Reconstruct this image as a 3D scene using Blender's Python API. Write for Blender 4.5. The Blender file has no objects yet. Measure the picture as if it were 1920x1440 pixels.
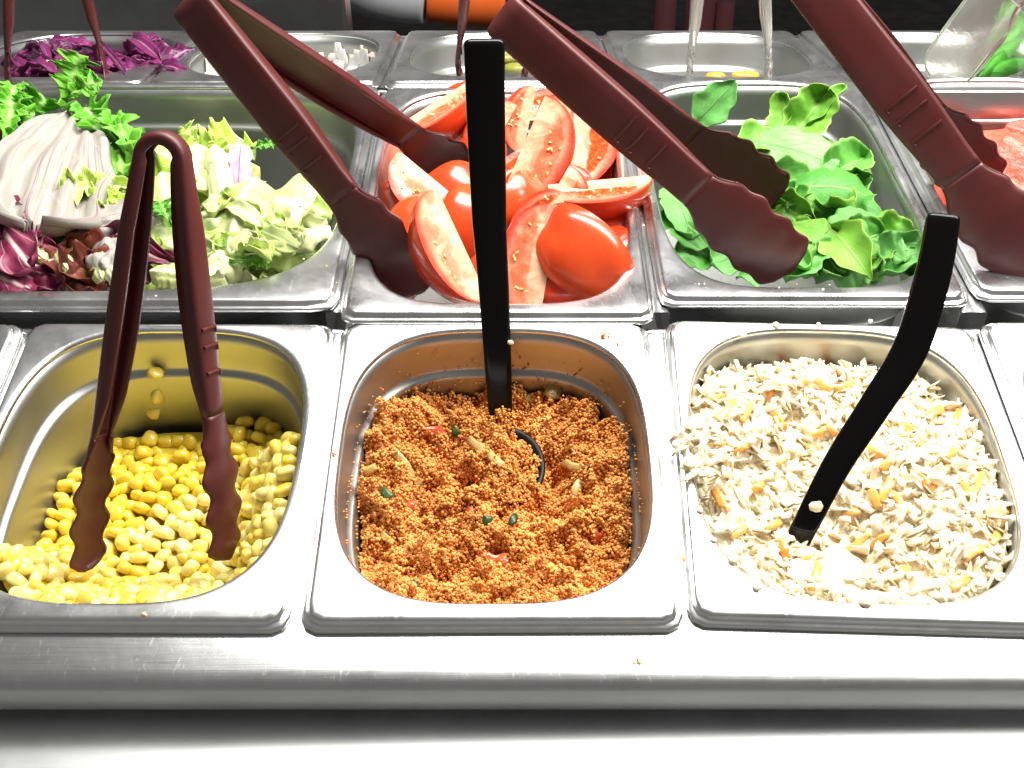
import bpy, bmesh, math, random
import numpy as np
from mathutils import Vector, Matrix, noise
R = math.radians
S = bpy.context.scene
COL = S.collection

# ------------------------------------------------------------------ camera
PITCH, F, CAMX, CAMH = R(40.94), 2100.0, 0.0074, 0.344
cam_d = bpy.data.cameras.new("camera")
cam = bpy.data.objects.new("camera", cam_d); COL.objects.link(cam)
cam.location = (CAMX, 0, CAMH)
cam.rotation_euler = (math.pi/2 - PITCH, 0, 0)
cam_d.sensor_width = 36; cam_d.lens = 36*F/1920
cam_d.clip_start = 0.01; cam_d.clip_end = 60
S.camera = cam
# ------------------------------------------------------------------ world, lamps, exposure
W = bpy.data.worlds.new("World"); S.world = W; W.use_nodes = True
W.node_tree.nodes["Background"].inputs[0].default_value = (1.0, 0.97, 0.93, 1)
W.node_tree.nodes["Background"].inputs[1].default_value = 0.19
S.view_settings.view_transform = 'Standard'; S.view_settings.look = 'None'
S.view_settings.exposure = 0.0; S.view_settings.gamma = 1.0
S.cycles.diffuse_bounces = 8; S.cycles.max_bounces = 14
def area(name, loc, target, sx, sy, power, col):
    l = bpy.data.lights.new(name, 'AREA'); l.shape = 'RECTANGLE'; l.size = sx; l.size_y = sy
    l.energy = power; l.color = col
    o = bpy.data.objects.new(name, l); COL.objects.link(o); o.location = loc
    o.rotation_euler = (Vector(target)-Vector(loc)).to_track_quat('-Z', 'Y').to_euler()
    return o
area("bar_tube_lamp", (0.27, 0.53, 0.60), (0.24, 0.45, 0.0), 1.00, 0.15, 14.0, (1.0, 0.985, 0.95))
area("flange_highlight_fill", (0.35, 0.80, 0.66), (0.30, 0.46, 0.0), 0.95, 0.30, 13.0, (1.0, 0.99, 0.97))  # wide fill added behind the tube to whiten the pan flanges

# ------------------------------------------------------------------ measuring helpers (camera model -> points in the place)
cp, sp = math.cos(PITCH), math.sin(PITCH)
C0 = Vector((CAMX, 0, CAMH))
def ray(x, y):
    u, v = (x-960)/F, (y-720)/F
    return Vector((u, cp - v*sp, -sp - v*cp))
def pd(x, y, d): return C0 + ray(x, y)*d
ROWS = {'front': ((0.276, -0.0239), R(6.5)), 'mid': ((0.4536, 0.0), 0.0), 'back': ((0.712, -0.002), R(-13))}
def rowm(row):
    (y0, z0), t = ROWS[row]
    return Matrix.Translation((0, y0, z0)) @ Matrix.Rotation(t, 4, 'X')
def px(x, y, row, h=0.0):
    M = rowm(row); n = (M.to_3x3() @ Vector((0, 0, 1))); o = M.translation + n*h/1000
    r = ray(x, y); return C0 + r*((o-C0).dot(n)/r.dot(n))
def loc2(x, y, row, h=0.0):
    return rowm(row).inverted() @ px(x, y, row, h)
CR, CU, CB = Vector((1, 0, 0)), Vector((0, sp, cp)), Vector((0, -cp, sp))   # camera right, up, back

# ------------------------------------------------------------------ object helpers
def tag(o, label=None, cat=None, group=None, kind=None):
    if label: o["label"] = label
    if cat: o["category"] = cat
    if group: o["group"] = group
    if kind: o["kind"] = kind
    return o
def empty(name, loc=(0, 0, 0), M=None):
    o = bpy.data.objects.new(name, None); COL.objects.link(o); o.empty_display_size = 0.01
    if M is not None: o.matrix_world = M
    else: o.location = loc
    return o
def mesh(name, vs, fs, mat, parent=None, smooth=True, M=None, uv=None):
    me = bpy.data.meshes.new(name)
    me.from_pydata([tuple(v) for v in vs], [], fs); 
    if uv is not None:
        l = me.uv_layers.new(name="UVMap")
        idx = np.empty(len(me.loops), dtype=np.int32); me.loops.foreach_get("vertex_index", idx)
        l.data.foreach_set("uv", np.asarray(uv, dtype=np.float32)[idx].ravel())
    if smooth: me.polygons.foreach_set("use_smooth", [True]*len(me.polygons))
    for m in (mat if isinstance(mat, (list, tuple)) else [mat]): me.materials.append(m)
    me.update()
    o = bpy.data.objects.new(name, me); COL.objects.link(o)
    if parent is not None: o.parent = parent
    if M is not None: o.matrix_local = M
    return o
def instance(name, me, M, parent=None):
    o = bpy.data.objects.new(name, me); COL.objects.link(o)
    if parent is not None: o.parent = parent
    o.matrix_local = M
    return o
def grid_faces(nu, nv, closed=False, flip=False):
    fs = []
    for i in range(nu-1):
        for j in range(nv if closed else nv-1):
            a, b = i*nv+j, i*nv+(j+1) % nv
            f = (a, b, b+nv, a+nv)
            fs.append(f[::-1] if flip else f)
    return fs
def solid(o, t, off=-1.0):
    m = o.modifiers.new("thickness", 'SOLIDIFY'); m.thickness = t; m.offset = off
    return o
def box_vf(x0, x1, y0, y1, z0, z1):
    v = [(x, y, z) for x in (x0, x1) for y in (y0, y1) for z in (z0, z1)]
    f = [(0, 1, 3, 2), (4, 6, 7, 5), (0, 4, 5, 1), (2, 3, 7, 6), (0, 2, 6, 4), (1, 5, 7, 3)]
    return v, f
def bevel(o, w, n=3):
    m = o.modifiers.new("bevel", 'BEVEL'); m.width = w; m.segments = n; m.limit_method = 'ANGLE'
    return o
def smoothstep(a, b, x):
    t = np.clip((x-a)/(b-a), 0, 1); return t*t*(3-2*t)

# ------------------------------------------------------------------ material helpers
class NT:
    def __init__(s, name):
        s.m = bpy.data.materials.new(name); s.m.use_nodes = True
        s.t = s.m.node_tree; s.n = s.t.nodes; s.b = s.n["Principled BSDF"]
    def node(s, typ, **kw):
        n = s.n.new(typ)
        for k, v in kw.items():
            if k.startswith('i_'):
                n.inputs[k[2:].replace('_', ' ')].default_value = v
            else: setattr(n, k, v)
        return n
    def link(s, a, b): s.t.links.new(a, b)
    def set(s, **kw):
        for k, v in kw.items():
            s.b.inputs[k.replace('_', ' ')].default_value = v
    def coord(s, kind='Object'):
        return s.node('ShaderNodeTexCoord').outputs[kind]
    def noise(s, scale, detail=4, vec=None, kind='Object', rough=0.55, dist=0.0):
        n = s.node('ShaderNodeTexNoise'); n.inputs['Scale'].default_value = scale
        n.inputs['Detail'].default_value = detail; n.inputs['Roughness'].default_value = rough
        n.inputs['Distortion'].default_value = dist
        s.link(vec if vec is not None else s.coord(kind), n.inputs['Vector']); return n.outputs['Fac']
    def ramp(s, fac, stops):
        r = s.node('ShaderNodeValToRGB'); e = r.color_ramp.elements
        while len(e) < len(stops): e.new(0.5)
        for k, (p, c) in enumerate(stops):
            e[k].position = p; e[k].color = (c[0], c[1], c[2], 1) if not isinstance(c, (int, float)) else (c, c, c, 1)
        s.link(fac, r.inputs[0]); return r.outputs[0]
    def math(s, op, a, b=None, c=None):
        n = s.node('ShaderNodeMath', operation=op)
        for k, x in enumerate((a, b, c)):
            if x is None: continue
            if isinstance(x, (int, float)): n.inputs[k].default_value = x
            else: s.link(x, n.inputs[k])
        return n.outputs[0]
    def mix(s, fac, a, b):
        n = s.node('ShaderNodeMix', data_type='RGBA')
        for k, x in ((0, fac), (6, a), (7, b)):
            if isinstance(x, (int, float)): n.inputs[k].default_value = x
            elif isinstance(x, tuple): n.inputs[k].default_value = (x[0], x[1], x[2], 1)
            else: s.link(x, n.inputs[k])
        return n.outputs[2]
    def base(s, col):
        if isinstance(col, tuple): s.b.inputs['Base Color'].default_value = (*col[:3], 1)
        else: s.link(col, s.b.inputs['Base Color'])
    def bump(s, h, strength=0.3, dist=0.001):
        n = s.node('ShaderNodeBump'); n.inputs['Strength'].default_value = strength
        n.inputs['Distance'].default_value = dist
        s.link(h, n.inputs['Height']); s.link(n.outputs[0], s.b.inputs['Normal'])
    def vec(s, v, scale):
        n = s.node('ShaderNodeMapping'); n.inputs['Scale'].default_value = scale
        s.link(v, n.inputs[0]); return n.outputs[0]

def steel(name, col, r0, r1, brush=(1, 40, 40)):
    t = NT(name); t.set(Metallic=1.0)
    f = t.noise(14, 6, rough=0.7, dist=0.8); v = t.vec(t.coord(), brush)
    g = t.noise(40, 3, vec=v)
    t.base(t.mix(f, tuple(c*0.9 for c in col), tuple(min(1, c*1.06) for c in col)))
    k = t.math('ADD', t.math('MULTIPLY', f, 0.6), t.math('MULTIPLY', g, 0.4))
    sc = t.ramp(t.noise(420, 2, vec=t.vec(t.coord(), (1, 0.25, 1)), dist=1.5), [(0.62, 0.0), (0.72, 1.0)])
    rr = t.ramp(k, [(0.3, r0), (0.7, r1)])
    s2 = t.math('ADD', rr, t.math('MULTIPLY', sc, 0.06))
    t.link(s2, t.b.inputs['Roughness'])
    t.bump(g, 0.05, 0.0004)
    return t.m
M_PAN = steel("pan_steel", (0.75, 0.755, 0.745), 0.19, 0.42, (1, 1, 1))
M_BASIN = steel("pan_basin_dimmed_steel", (0.45, 0.455, 0.435), 0.36, 0.50, (1, 1, 1))  # same steel as the rim, coloured darker to dim the reflections inside
M_SHELF = steel("shelf_steel", (0.70, 0.71, 0.70), 0.42, 0.55, (1, 60, 60))
M_BAR = steel("counter_steel", (0.62, 0.625, 0.62), 0.24, 0.36, (1, 60, 60))
def plastic(name, col, rough, coat=0.0, spec=0.5):
    t = NT(name); f = t.noise(60, 4)
    t.base(t.mix(f, tuple(c*0.85 for c in col), tuple(c*1.15 for c in col)))
    r = t.ramp(t.noise(25, 5), [(0.35, rough*0.85), (0.7, rough*1.25)])
    t.link(r, t.b.inputs['Roughness'])
    t.b.inputs['Specular IOR Level'].default_value = spec
    t.b.inputs['Coat Weight'].default_value = coat; t.b.inputs['Coat Roughness'].default_value = 0.19
    t.bump(t.noise(900, 2), 0.03, 0.0004)
    return t.m
M_MAROON = plastic("maroon_plastic", (0.076, 0.010, 0.009), 0.44, 0.0, 0.5)
M_BLACK = plastic("black_melamine", (0.004, 0.0035, 0.0035), 0.10, 0.10, 0.12)
M_BLACKR = plastic("black_bowl_plastic", (0.004, 0.0035, 0.0035), 0.40, 0.0, 0.2)
M_DARK = plastic("dark_floor", (0.010, 0.009, 0.009), 0.7)
# ------------------------------------------------------------------ counter (setting)
def strip(name, prof, x0, x1, mat, kind='structure'):
    vs = []
    for x in (x0, x1): vs += [(x, y, z) for y, z in prof]
    n = len(prof)
    fs = [(i, i+1, n+i+1, n+i) for i in range(n-1)]
    o = mesh(name, vs, fs, mat)
    return tag(o, kind=kind)
def prow(row, s, h):   # (Y, Z) of a point s mm behind the row's front edge, h mm above its plane
    p = rowm(row) @ Vector((0, s/1000, h/1000)); return (p.y, p.z)
def arc(c, r, a0, a1, n):
    return [(c[0]+r*math.cos(R(a0+(a1-a0)*i/n)), c[1]+r*math.sin(R(a0+(a1-a0)*i/n))) for i in range(n+1)]
# front ledge with its rounded nose, fascia and return
f0 = prow('front', 8, -6.6); f1 = prow('front', -16, -5.6)
nose = [f0, prow('front', 4, -6.1), prow('front', -4, -5.7), f1, prow('front', -20, -6.0), prow('front', -22.6, -7.2), prow('front', -24, -9.2),
        (f1[0]-0.0085, f1[1]-0.0075), (f1[0]-0.0085, f1[1]-0.0150), (f1[0]-0.0075, f1[1]-0.0168), (f1[0]-0.0050, f1[1]-0.0176), (f1[0]+0.012, f1[1]-0.0176)]
def subd(prof, n=3):
    out = []
    for a, b in zip(prof[:-1], prof[1:]):
        for i in range(n): out.append((a[0]+(b[0]-a[0])*i/n, a[1]+(b[1]-a[1])*i/n))
    return out+[prof[-1]]
led = strip("front_ledge", nose, -0.72, 0.80, M_BAR)
shelf_z = f1[1]-0.0245
sh = strip("tray_shelf", [(0.268, shelf_z), (-0.25, shelf_z)], -0.9, 1.0, M_SHELF)
# rail between the front and the middle row, rail between middle and back, rear rail
rf = prow('front', 168, -6.5); rm = (0.4536+0.016, -0.0075)
def pt(a): return (a[0], a[1])
strip("middle_rail", subd([prow('front', 172, -40), prow('front', 172, -7.6), prow('front', 172.6, -6.6), prow('front', 174, -6.1), prow('front', 176, -6.4), prow('front', 177.2, -8.5), (0.4560, -0.0200), (0.4575, -0.0225), (0.4592, -0.0230), (0.4600, -0.04)], 2), -0.72, 0.80, M_BAR)
strip("rear_rail", [(0.7100, -0.04), (0.7105, -0.008), (0.7115, -0.0070), prow('back', 6, -6.8), prow('back', 15.5, -7.4), prow('back', 16.5, -40)], -0.72, 0.80, M_BAR)
strip("back_edge_rail", [prow('back', 184, -40), prow('back', 185, -7), prow('back', 205, -7), prow('back', 208, -10), prow('back', 208, -80)], -0.72, 0.80, M_BAR)
def cross(row, x, s0, s1, w):
    M = rowm(row)
    prof = [(-w, -30), (-w, -8), (-w+1.2, -6.6), (w-1.2, -6.6), (w, -8), (w, -30)]
    vs = [M @ Vector((x/1000+a/1000, s/1000, h/1000)) for s in (s0, s1) for a, h in prof]
    n = len(prof)
    fs = [(i, n+i, n+i+1, i+1) for i in range(n-1)]
    tag(mesh("cross_rail", vs, fs, M_BAR), kind='structure')
for x in (-241, -81, 80.5, 240): cross('front', x, 2, 173, 7.5)
for x in (-82, 82, 246): cross('mid', x, 7, 240, 7)
for x in (-245, -83, 81.5, 242): cross('back', x, 15, 186, 7)
# the cold well under the pans, dark room floor behind
v, f = box_vf(-0.74, 0.82, 0.27, 0.905, -0.30, -0.29)
tag(mesh("well_floor", v, f, M_BAR, smooth=False), kind='structure')
v, f = box_vf(-6, 6, -4, 9, -0.92, -0.90)
tag(mesh("floor", v, f, M_DARK, smooth=False), kind='structure')

# ------------------------------------------------------------------ gastro pans
def rr_radius(th, a, b, r):
    lo, hi = 0.0, (a+b)*1.5
    c, s = abs(math.cos(th)), abs(math.sin(th))
    for _ in range(36):
        m = (lo+hi)/2; x, y = c*m-(a-r), s*m-(b-r)
        d = math.hypot(max(x, 0), max(y, 0)) + min(max(x, y), 0) - r
        if d < 0: lo = m
        else: hi = m
    return lo
def se_radius(th, a, b, n):
    return (abs(math.cos(th)/a)**n + abs(math.sin(th)/b)**n)**(-1/n)
def pan(row, cx, cs, w, d, oa, ob, depth, label, rot=0.0, dy=2.0, n=3.1, group="steel gastronorm pans in the salad bar", rc=8.0, marks=None):
    """cx, cs: centre (mm) in the row plane; oa, ob: half sizes of the opening."""
    M = rowm(row) @ Matrix.Translation((cx/1000, cs/1000, 0)) @ Matrix.Rotation(R(rot), 4, 'Z')
    e = empty("steel_pan", M=M); tag(e, label, "pan", group)
    N = 144; ths = []
    for i in range(N):
        t = 2*math.pi*i/N; ths.append(math.atan2(d*math.sin(t), w*math.cos(t)))
    a, b = w/2, d/2
    def outer(ins, z): return [(rr_radius(t, a-ins, b-ins, max(rc-ins*0.4, 3))*math.cos(t), rr_radius(t, a-ins, b-ins, max(rc-ins*0.4, 3))*math.sin(t), z) for t in ths]
    def inner(off, z, k=0.0): return [(se_radius(t, oa+off, ob+off, n+k)*math.cos(t), se_radius(t, oa+off, ob+off, n+k)*math.sin(t)+dy, z) for t in ths]
    rim = [outer(1.4, -6.2), outer(0.2, -5.6), outer(0, -4.8), outer(0.25, -3.7), outer(1.0, -3.1), outer(1.9, -2.9), outer(2.5, -2.4), outer(2.9, -1.2), outer(3.4, -0.4), outer(4.2, 0.0), outer(5.2, 0.15)]
    o3 = inner(2.6, 0.0)
    last = outer(5.2, 0.15)
    rim.append([tuple(0.5*p+0.5*q for p, q in zip(u, v)) for u, v in zip(last, o3)])
    rim += [o3, inner(1.6, -0.12), inner(0.8, -0.55), inner(0.25, -1.4), inner(0, -2.6)]
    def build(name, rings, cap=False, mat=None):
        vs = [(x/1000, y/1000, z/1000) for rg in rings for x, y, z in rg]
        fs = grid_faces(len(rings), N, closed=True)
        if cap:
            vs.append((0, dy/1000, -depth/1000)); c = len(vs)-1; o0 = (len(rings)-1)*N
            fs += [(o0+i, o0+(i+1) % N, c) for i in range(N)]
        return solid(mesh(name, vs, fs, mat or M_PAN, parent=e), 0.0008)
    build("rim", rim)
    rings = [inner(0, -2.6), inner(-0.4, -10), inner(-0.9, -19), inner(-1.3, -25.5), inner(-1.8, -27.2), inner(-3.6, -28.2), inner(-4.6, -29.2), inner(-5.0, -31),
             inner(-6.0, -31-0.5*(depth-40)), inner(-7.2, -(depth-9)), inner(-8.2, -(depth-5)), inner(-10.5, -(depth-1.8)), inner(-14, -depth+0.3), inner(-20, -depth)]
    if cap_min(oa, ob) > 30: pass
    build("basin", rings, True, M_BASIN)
    if marks:
        for (mx, my, ang, cnt) in marks:
            vs, fs = [], []
            rnd = random.Random(int(mx*10+my))
            for k in range(cnt):
                for q in range(2):
                    x = mx+math.cos(R(ang))*k*1.25+math.cos(R(ang+70))*q*1.0; y = my+math.sin(R(ang))*k*1.25+math.sin(R(ang+70))*q*1.0
                    vv, ff = box_vf(-.42, .42, -.14, .14, 0.1, .32)
                    aa = R(ang+rnd.choice((0, 60, 90, 120)))
                    b0 = len(vs)
                    vs += [((x+p*math.cos(aa)-r*math.sin(aa))/1000, (y+p*math.sin(aa)+r*math.cos(aa))/1000, s/1000) for p, r, s in vv]
                    fs += [tuple(i+b0 for i in f) for f in ff]
            mesh("embossed_stamp", vs, fs, M_PAN, parent=e, smooth=False)
    return e
def cap_min(a, b): return min(a, b)
FW, FD = 156.3, 177
PANS = {}
PANS['corn'] = pan('front', -160.6, 88, FW, FD, 69.8, 78.6, 78, "steel pan of sweetcorn kernels, left in the front row with maroon tongs standing in it", rot=-0.3)
PANS['couscous'] = pan('front', -1.0, 88, FW, FD, 69.8, 78.6, 70, "steel pan of orange couscous salad in the middle of the front row", rot=0.2)
PANS['slaw'] = pan('front', 160.0, 88, FW, FD, 69.8, 78.6, 70, "steel pan heaped with creamy white coleslaw, right in the front row", rot=-2.0, marks=[(56, -71, 30, 9), (60, -69, 30, 8)])
PANS['frontleft'] = pan('front', -318.5, 88, FW, FD, 69.8, 78.6, 70, "sliver of a steel pan cut off by the left photo edge beside the sweetcorn")
PANS['frontright'] = pan('front', 321, 88, FW, FD, 69.8, 78.6, 70, "sliver of a steel pan cut off by the right photo edge beside the coleslaw", rot=-1.0)
PANS['salad'] = pan('mid', -244.8, 132, 325, 254, 154, 116, 100, "wide steel pan of mixed lettuce and radicchio, left in the middle row", n=4.2, rc=9)
PANS['tomato'] = pan('mid', 0, 123, 162, 256, 72.5, 118, 100, "steel pan of tomato wedges in the centre of the middle row", n=4.0)
PANS['rocket'] = pan('mid', 164.2, 136, 161.6, 254, 72.3, 117, 100, "steel pan of green rocket leaves right of the tomatoes", n=4.0, marks=[(50, 118, -18, 9), (-64, -112, -35, 9)])
PANS['melon'] = pan('mid', 329, 141, 161.6, 254, 72.3, 117, 100, "steel pan of watermelon pieces at the right end of the middle row", n=4.0, marks=[(-62, -112, -35, 9)])
BD = 190
PANS['cabbage'] = pan('back', -326, 99, 160, BD, 68, 80, 65, "steel pan of shredded red cabbage, leftmost in the back row", n=2.7)
PANS['mayo'] = pan('back', -164.5, 99, 160, BD, 68, 80, 65, "nearly empty steel pan with white dressing smears, second in the back row", n=2.7)
PANS['pickle'] = pan('back', -0.8, 99, 161, BD, 68, 80, 65, "steel pan with a few gherkin slices behind the black spoon handle", n=2.7)
PANS['fruit'] = pan('back', 161.7, 99, 159, BD, 68, 80, 65, "nearly empty steel pan with clear tongs standing in the back row", n=2.7)
PANS['onion'] = pan('back', 323.5, 99, 160, BD, 70, 82, 65, "steel pan with green spring onion leaves, rightmost in the back row", n=3.4)

# ------------------------------------------------------------------ tongs
def tongs(B, T1, T2, label, mat, w0=18, wm=22, wp=33, rbend=9, dpt=7, plen=62, neck=17, bow=0.10, flipn=False, rib=True, scal=4, curve=1.0, ribs_on=(0,), twist=0.0, scamp=1.3):
    last_dp = [0.0]
    def tw(v, ax): return Matrix.Rotation(R(twist), 3, ax) @ v
    B, T1, T2 = Vector(B), Vector(T1), Vector(T2)
    e = empty("serving_tongs", loc=B); tag(e, label, "tongs", "serving tongs left in the salad pans")
    A = ((T1+T2)/2-B).normalized(); O = (T1-T2); O = (O-A*O.dot(A)).normalized(); Nn = A.cross(O).normalized()
    r = rbend/1000
    stations = []   # (point, outward normal)
    def arm(sgn, T):
        P0 = B + A*r + O*(sgn*r)
        V = T-P0; L = V.length; d = V.normalized(); on = (O*sgn-d*(O*sgn).dot(d)).normalized()
        n = 46; out = []
        for i in range(n+1):
            s = i/n
            p = P0+d*(L*s)+on*(bow*L*0.25*math.sin(math.pi*min(1, s*1.05))*1.0)
            out.append(p)
        nor = []
        for i in range(n+1):
            t = (out[min(i+1, n)]-out[max(i-1, 0)]).normalized()
            nor.append((on-t*on.dot(t)).normalized())
        return out, nor, L
    a1, n1, L1 = arm(1, T1); a2, n2, L2 = arm(-1, T2)
    def width(s, L):      # s: distance from the bend (m)
        x = s*1000; Lm = L*1000; k0 = Lm-plen
        if x < k0-14: return w0+(wm-w0)*min(1, x/(k0*0.55)) if x < k0*0.55 else wm+(neck-wm)*((x-k0*0.55)/(k0*0.45-14))**1.3
        return neck
    def section(p, nrm, w, dp, crown=0.5, nvec=None):
        nvec = nvec or Nn
        hw = w/2
        pr = [(-hw, -dp), (-hw, -dp*0.5), (-hw, -1.6), (-hw+0.5, -0.5), (-hw+1.7, 0.1), (-hw*0.4, crown), (hw*0.4, crown), (hw-1.7, 0.1), (hw-0.5, -0.5), (hw, -1.6), (hw, -dp*0.5), (hw, -dp)]
        return [p+nvec*(u/1000)+nrm*(v/1000)-B for u, v in pr]
    # handle = both arms up to the paddle, with the spring bend
    rings = []
    def handle_part(a, nn, L, sgn=1):
        out = []
        for i, (p, q) in enumerate(zip(a, nn)):
            s = L*i/46
            if s*1000 > L*1000-plen: break
            k = s*1000/(L*1000-plen)
            dp = dpt*(0.75+0.35*math.sin(math.pi*k)) if k < 0.85 else dpt*(0.75+0.35*math.sin(math.pi*k))*(1-(k-0.85)/0.15*0.45)
            last_dp[0] = dp
            ax = (a[min(i+1, 46)]-a[max(i-1, 0)]).normalized(); kk = min(1, s/0.03)
            out.append(section(p, Matrix.Rotation(R(twist*kk*sgn), 3, ax) @ q, width(s, L), dp, nvec=Matrix.Rotation(R(twist*kk*sgn), 3, ax) @ Nn))
        return out
    h1, h2 = handle_part(a1, n1, L1), handle_part(a2, n2, L2)
    bend = []
    for i in range(1, 12):
        an = math.pi*i/12
        q = (O*math.cos(an)-A*math.sin(an)); bend.append(section(B+A*r+q*r, q, w0, dpt*0.62 if True else dpt))
    rings = h1[::-1]+bend+h2
    nv = 12
    def body(name, rgs, q, extra=None):
        vs = [v for rg in rgs for v in rg]; fs = grid_faces(len(rgs), nv)
        i = len(rgs)//3; a0, b0, c0, d0 = rgs[i][5], rgs[i][6], rgs[i+1][6], rgs[i+1][5]
        if (b0-a0).cross(d0-a0).dot(q) < 0: fs = [f[::-1] for f in fs]; fl = True
        else: fl = False
        if extra is not None:
            vs.append(extra); c = len(vs)-1; o0 = (len(rgs)-1)*nv
            fs += [((o0+k, o0+k+1, c) if not fl else (o0+k+1, o0+k, c)) for k in range(nv-1)]
        o = mesh(name, vs, fs, mat, parent=e); solid(o, 0.0016, -1.0); return o
    body('handle', rings, n1[20])
    # scalloped paddles, continuing the last handle ring
    for (a, nn, L, hh, sg) in ((a1, n1, L1, h1, 1), (a2, n2, L2, h2, -1)):
        ki = len(hh)-1
        P = a[ki]; T = a[46]; L3 = (T-P).length; d = (T-P).normalized()
        first = hh[-1]; nu = 40; rings2 = [first]
        q0 = tw(nn[ki], d); N0 = tw(Nn, d)
        s0 = L*ki/46; w_end = width(s0, L)
        for i in range(1, nu):
            t = i/(nu-1); q = (q0-d*q0.dot(d)).normalized()
            sh = float(smoothstep(0.0, 0.30, np.float64(t))); tip = math.sqrt(max(0.0, 1-max(0.0, (t-0.78)/0.22)**2.3))
            hw = (w_end/2*(1-sh)+wp/2*sh)*(0.28+0.72*tip if t > 0.78 else 1)
            hw += scamp*math.sin(2*math.pi*scal*(t-0.1))*float(smoothstep(0.12, 0.28, np.float64(t)))*(1 if t < 0.93 else 0.4)
            dp = last_dp[0]*(1-float(smoothstep(0.0, 0.34, np.float64(t))))
            ring = []
            for k, u in enumerate((-1, -1, -1, -0.97, -0.86, -0.4, 0.4, 0.86, 0.97, 1, 1, 1)):
                e0 = (-dp, -dp*0.5, -1.6, -0.5, 0.1, 0.5, 0.5, 0.1, -0.5, -1.6, -dp*0.5, -dp)[k]*(1-sh) + sh*(-2.9*u*u-(0.9, 0.6, 0.3, 0.1, 0, 0, 0, 0, 0.1, 0.3, 0.6, 0.9)[k])
                uu = u*hw*(1-(0.0, .004, .010, 0, 0, 0, 0, 0, 0, .010, .004, 0.0)[k]*sh)
                z = e0+sh*(1.6*math.sin(math.pi*t)-4.0*curve*max(0, t-0.5)**1.5)
                ring.append(P+d*(L3*t)+N0*(uu/1000)+q*(z/1000)-B)
            rings2.append(ring)
        body('paddle', rings2, q0, sum(rings2[-1], Vector())/12+d*0.0008)
    if rib:
        for (a, nn, L) in [((a1, n1, L1), (a2, n2, L2))[k] for k in ribs_on]:
            for k in range(3):
                s = 0.40+0.055*k; i = int(46*s); p = a[i]; q = nn[i]; d = (a[i+1]-a[i]).normalized()
                w = width(L*s, L); q = tw(q, d); Nq = tw(Nn, d)
                vs = []
                M = [(-w*0.36, 0), (w*0.33, 0), (w*0.33, 2.6)]
                path = [p+Nq*(u/1000)+d*(v/1000)+q*0.0004 for u, v in M]
                ring = []
                for c, pp in enumerate(path):
                    dirn = (path[min(c+1, 2)]-path[max(c-1, 0)]).normalized(); side = q.cross(dirn)
                    for z in range(7):
                        an = math.pi*z/6
                        ring.append(pp+side*(0.8*math.cos(an)/1000)+q*(0.95*math.sin(an)/1000)-B)
                mesh("grip_rib", ring, grid_faces(3, 7), mat, parent=e)
    return e
TN = "maroon plastic tongs "
tongs(pd(306, 246, 0.452), px(150, 1062, 'front', -37), px(438, 1050, 'front', -30), TN+"standing upright in the sweetcorn pan", M_MAROON, w0=11, wm=12.5, wp=21, neck=11.5, dpt=8.0, rbend=11, plen=66, bow=0.0, ribs_on=(1,), twist=20, scamp=2.1)
tongs(pd(352, -5, 0.560), px(790, 552, 'mid', -17), px(905, 345, 'mid', -31), TN+"leaning across the lettuce pan into the tomato wedges", M_MAROON, w0=24, wm=25, wp=35, neck=21, rbend=8, plen=64, bow=0.03)
tongs(pd(938, 22, 0.560), px(1486, 512, 'mid', 2), px(1450, 370, 'mid', -4), TN+"lying from the tomato pan into the rocket leaves", M_MAROON, w0=24, wm=25, wp=37, neck=22, rbend=8, plen=66, bow=0.03)
tongs(pd(1490, -75, 0.560), px(1950, 520, 'mid', 2), px(1842, 345, 'mid', -4), TN+"reaching from the top right into the watermelon pan", M_MAROON, w0=25, wm=27, wp=37, neck=23, rbend=8, plen=66, bow=0.03)
tongs(pd(55, -330, 0.70), px(12, 175, 'back', -10), px(205, 160, 'back', -10), TN+"standing in the red cabbage pan at the top left", M_MAROON, w0=14, wm=15, wp=22, neck=15, rbend=9, plen=30, rib=False)
tongs(pd(930, -300, 0.70), px(855, 150, 'back', -12), px(990, 150, 'back', -12), TN+"standing in the gherkin pan behind the black spoon", M_MAROON, w0=11, wm=12, wp=18, neck=12, rbend=9, plen=30, rib=False)
tc = NT("clear_plastic"); tc.base((0.93, 0.92, 0.86)); tc.set(Roughness=0.10, IOR=1.46); tc.b.inputs['Transmission Weight'].default_value = 0.86
tc.bump(tc.noise(220, 3), 0.12, 0.001)
M_CLEAR = tc.m
tongs(pd(1378, -330, 0.70), px(1288, 165, 'back', -14), px(1445, 165, 'back', -14), "clear plastic tongs standing in the nearly empty back row pan", M_CLEAR, w0=13, wm=14, wp=20, neck=15, rbend=12, plen=30, rib=False)
tongs(pd(2040, -190, 0.66), px(1745, 162, 'back', -8), px(1850, 168, 'back', -30), "clear plastic tongs slanting into the spring onion pan at the top right", M_CLEAR, w0=20, wm=22, wp=40, neck=28, rbend=12, plen=90, rib=False, scal=0)

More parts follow.
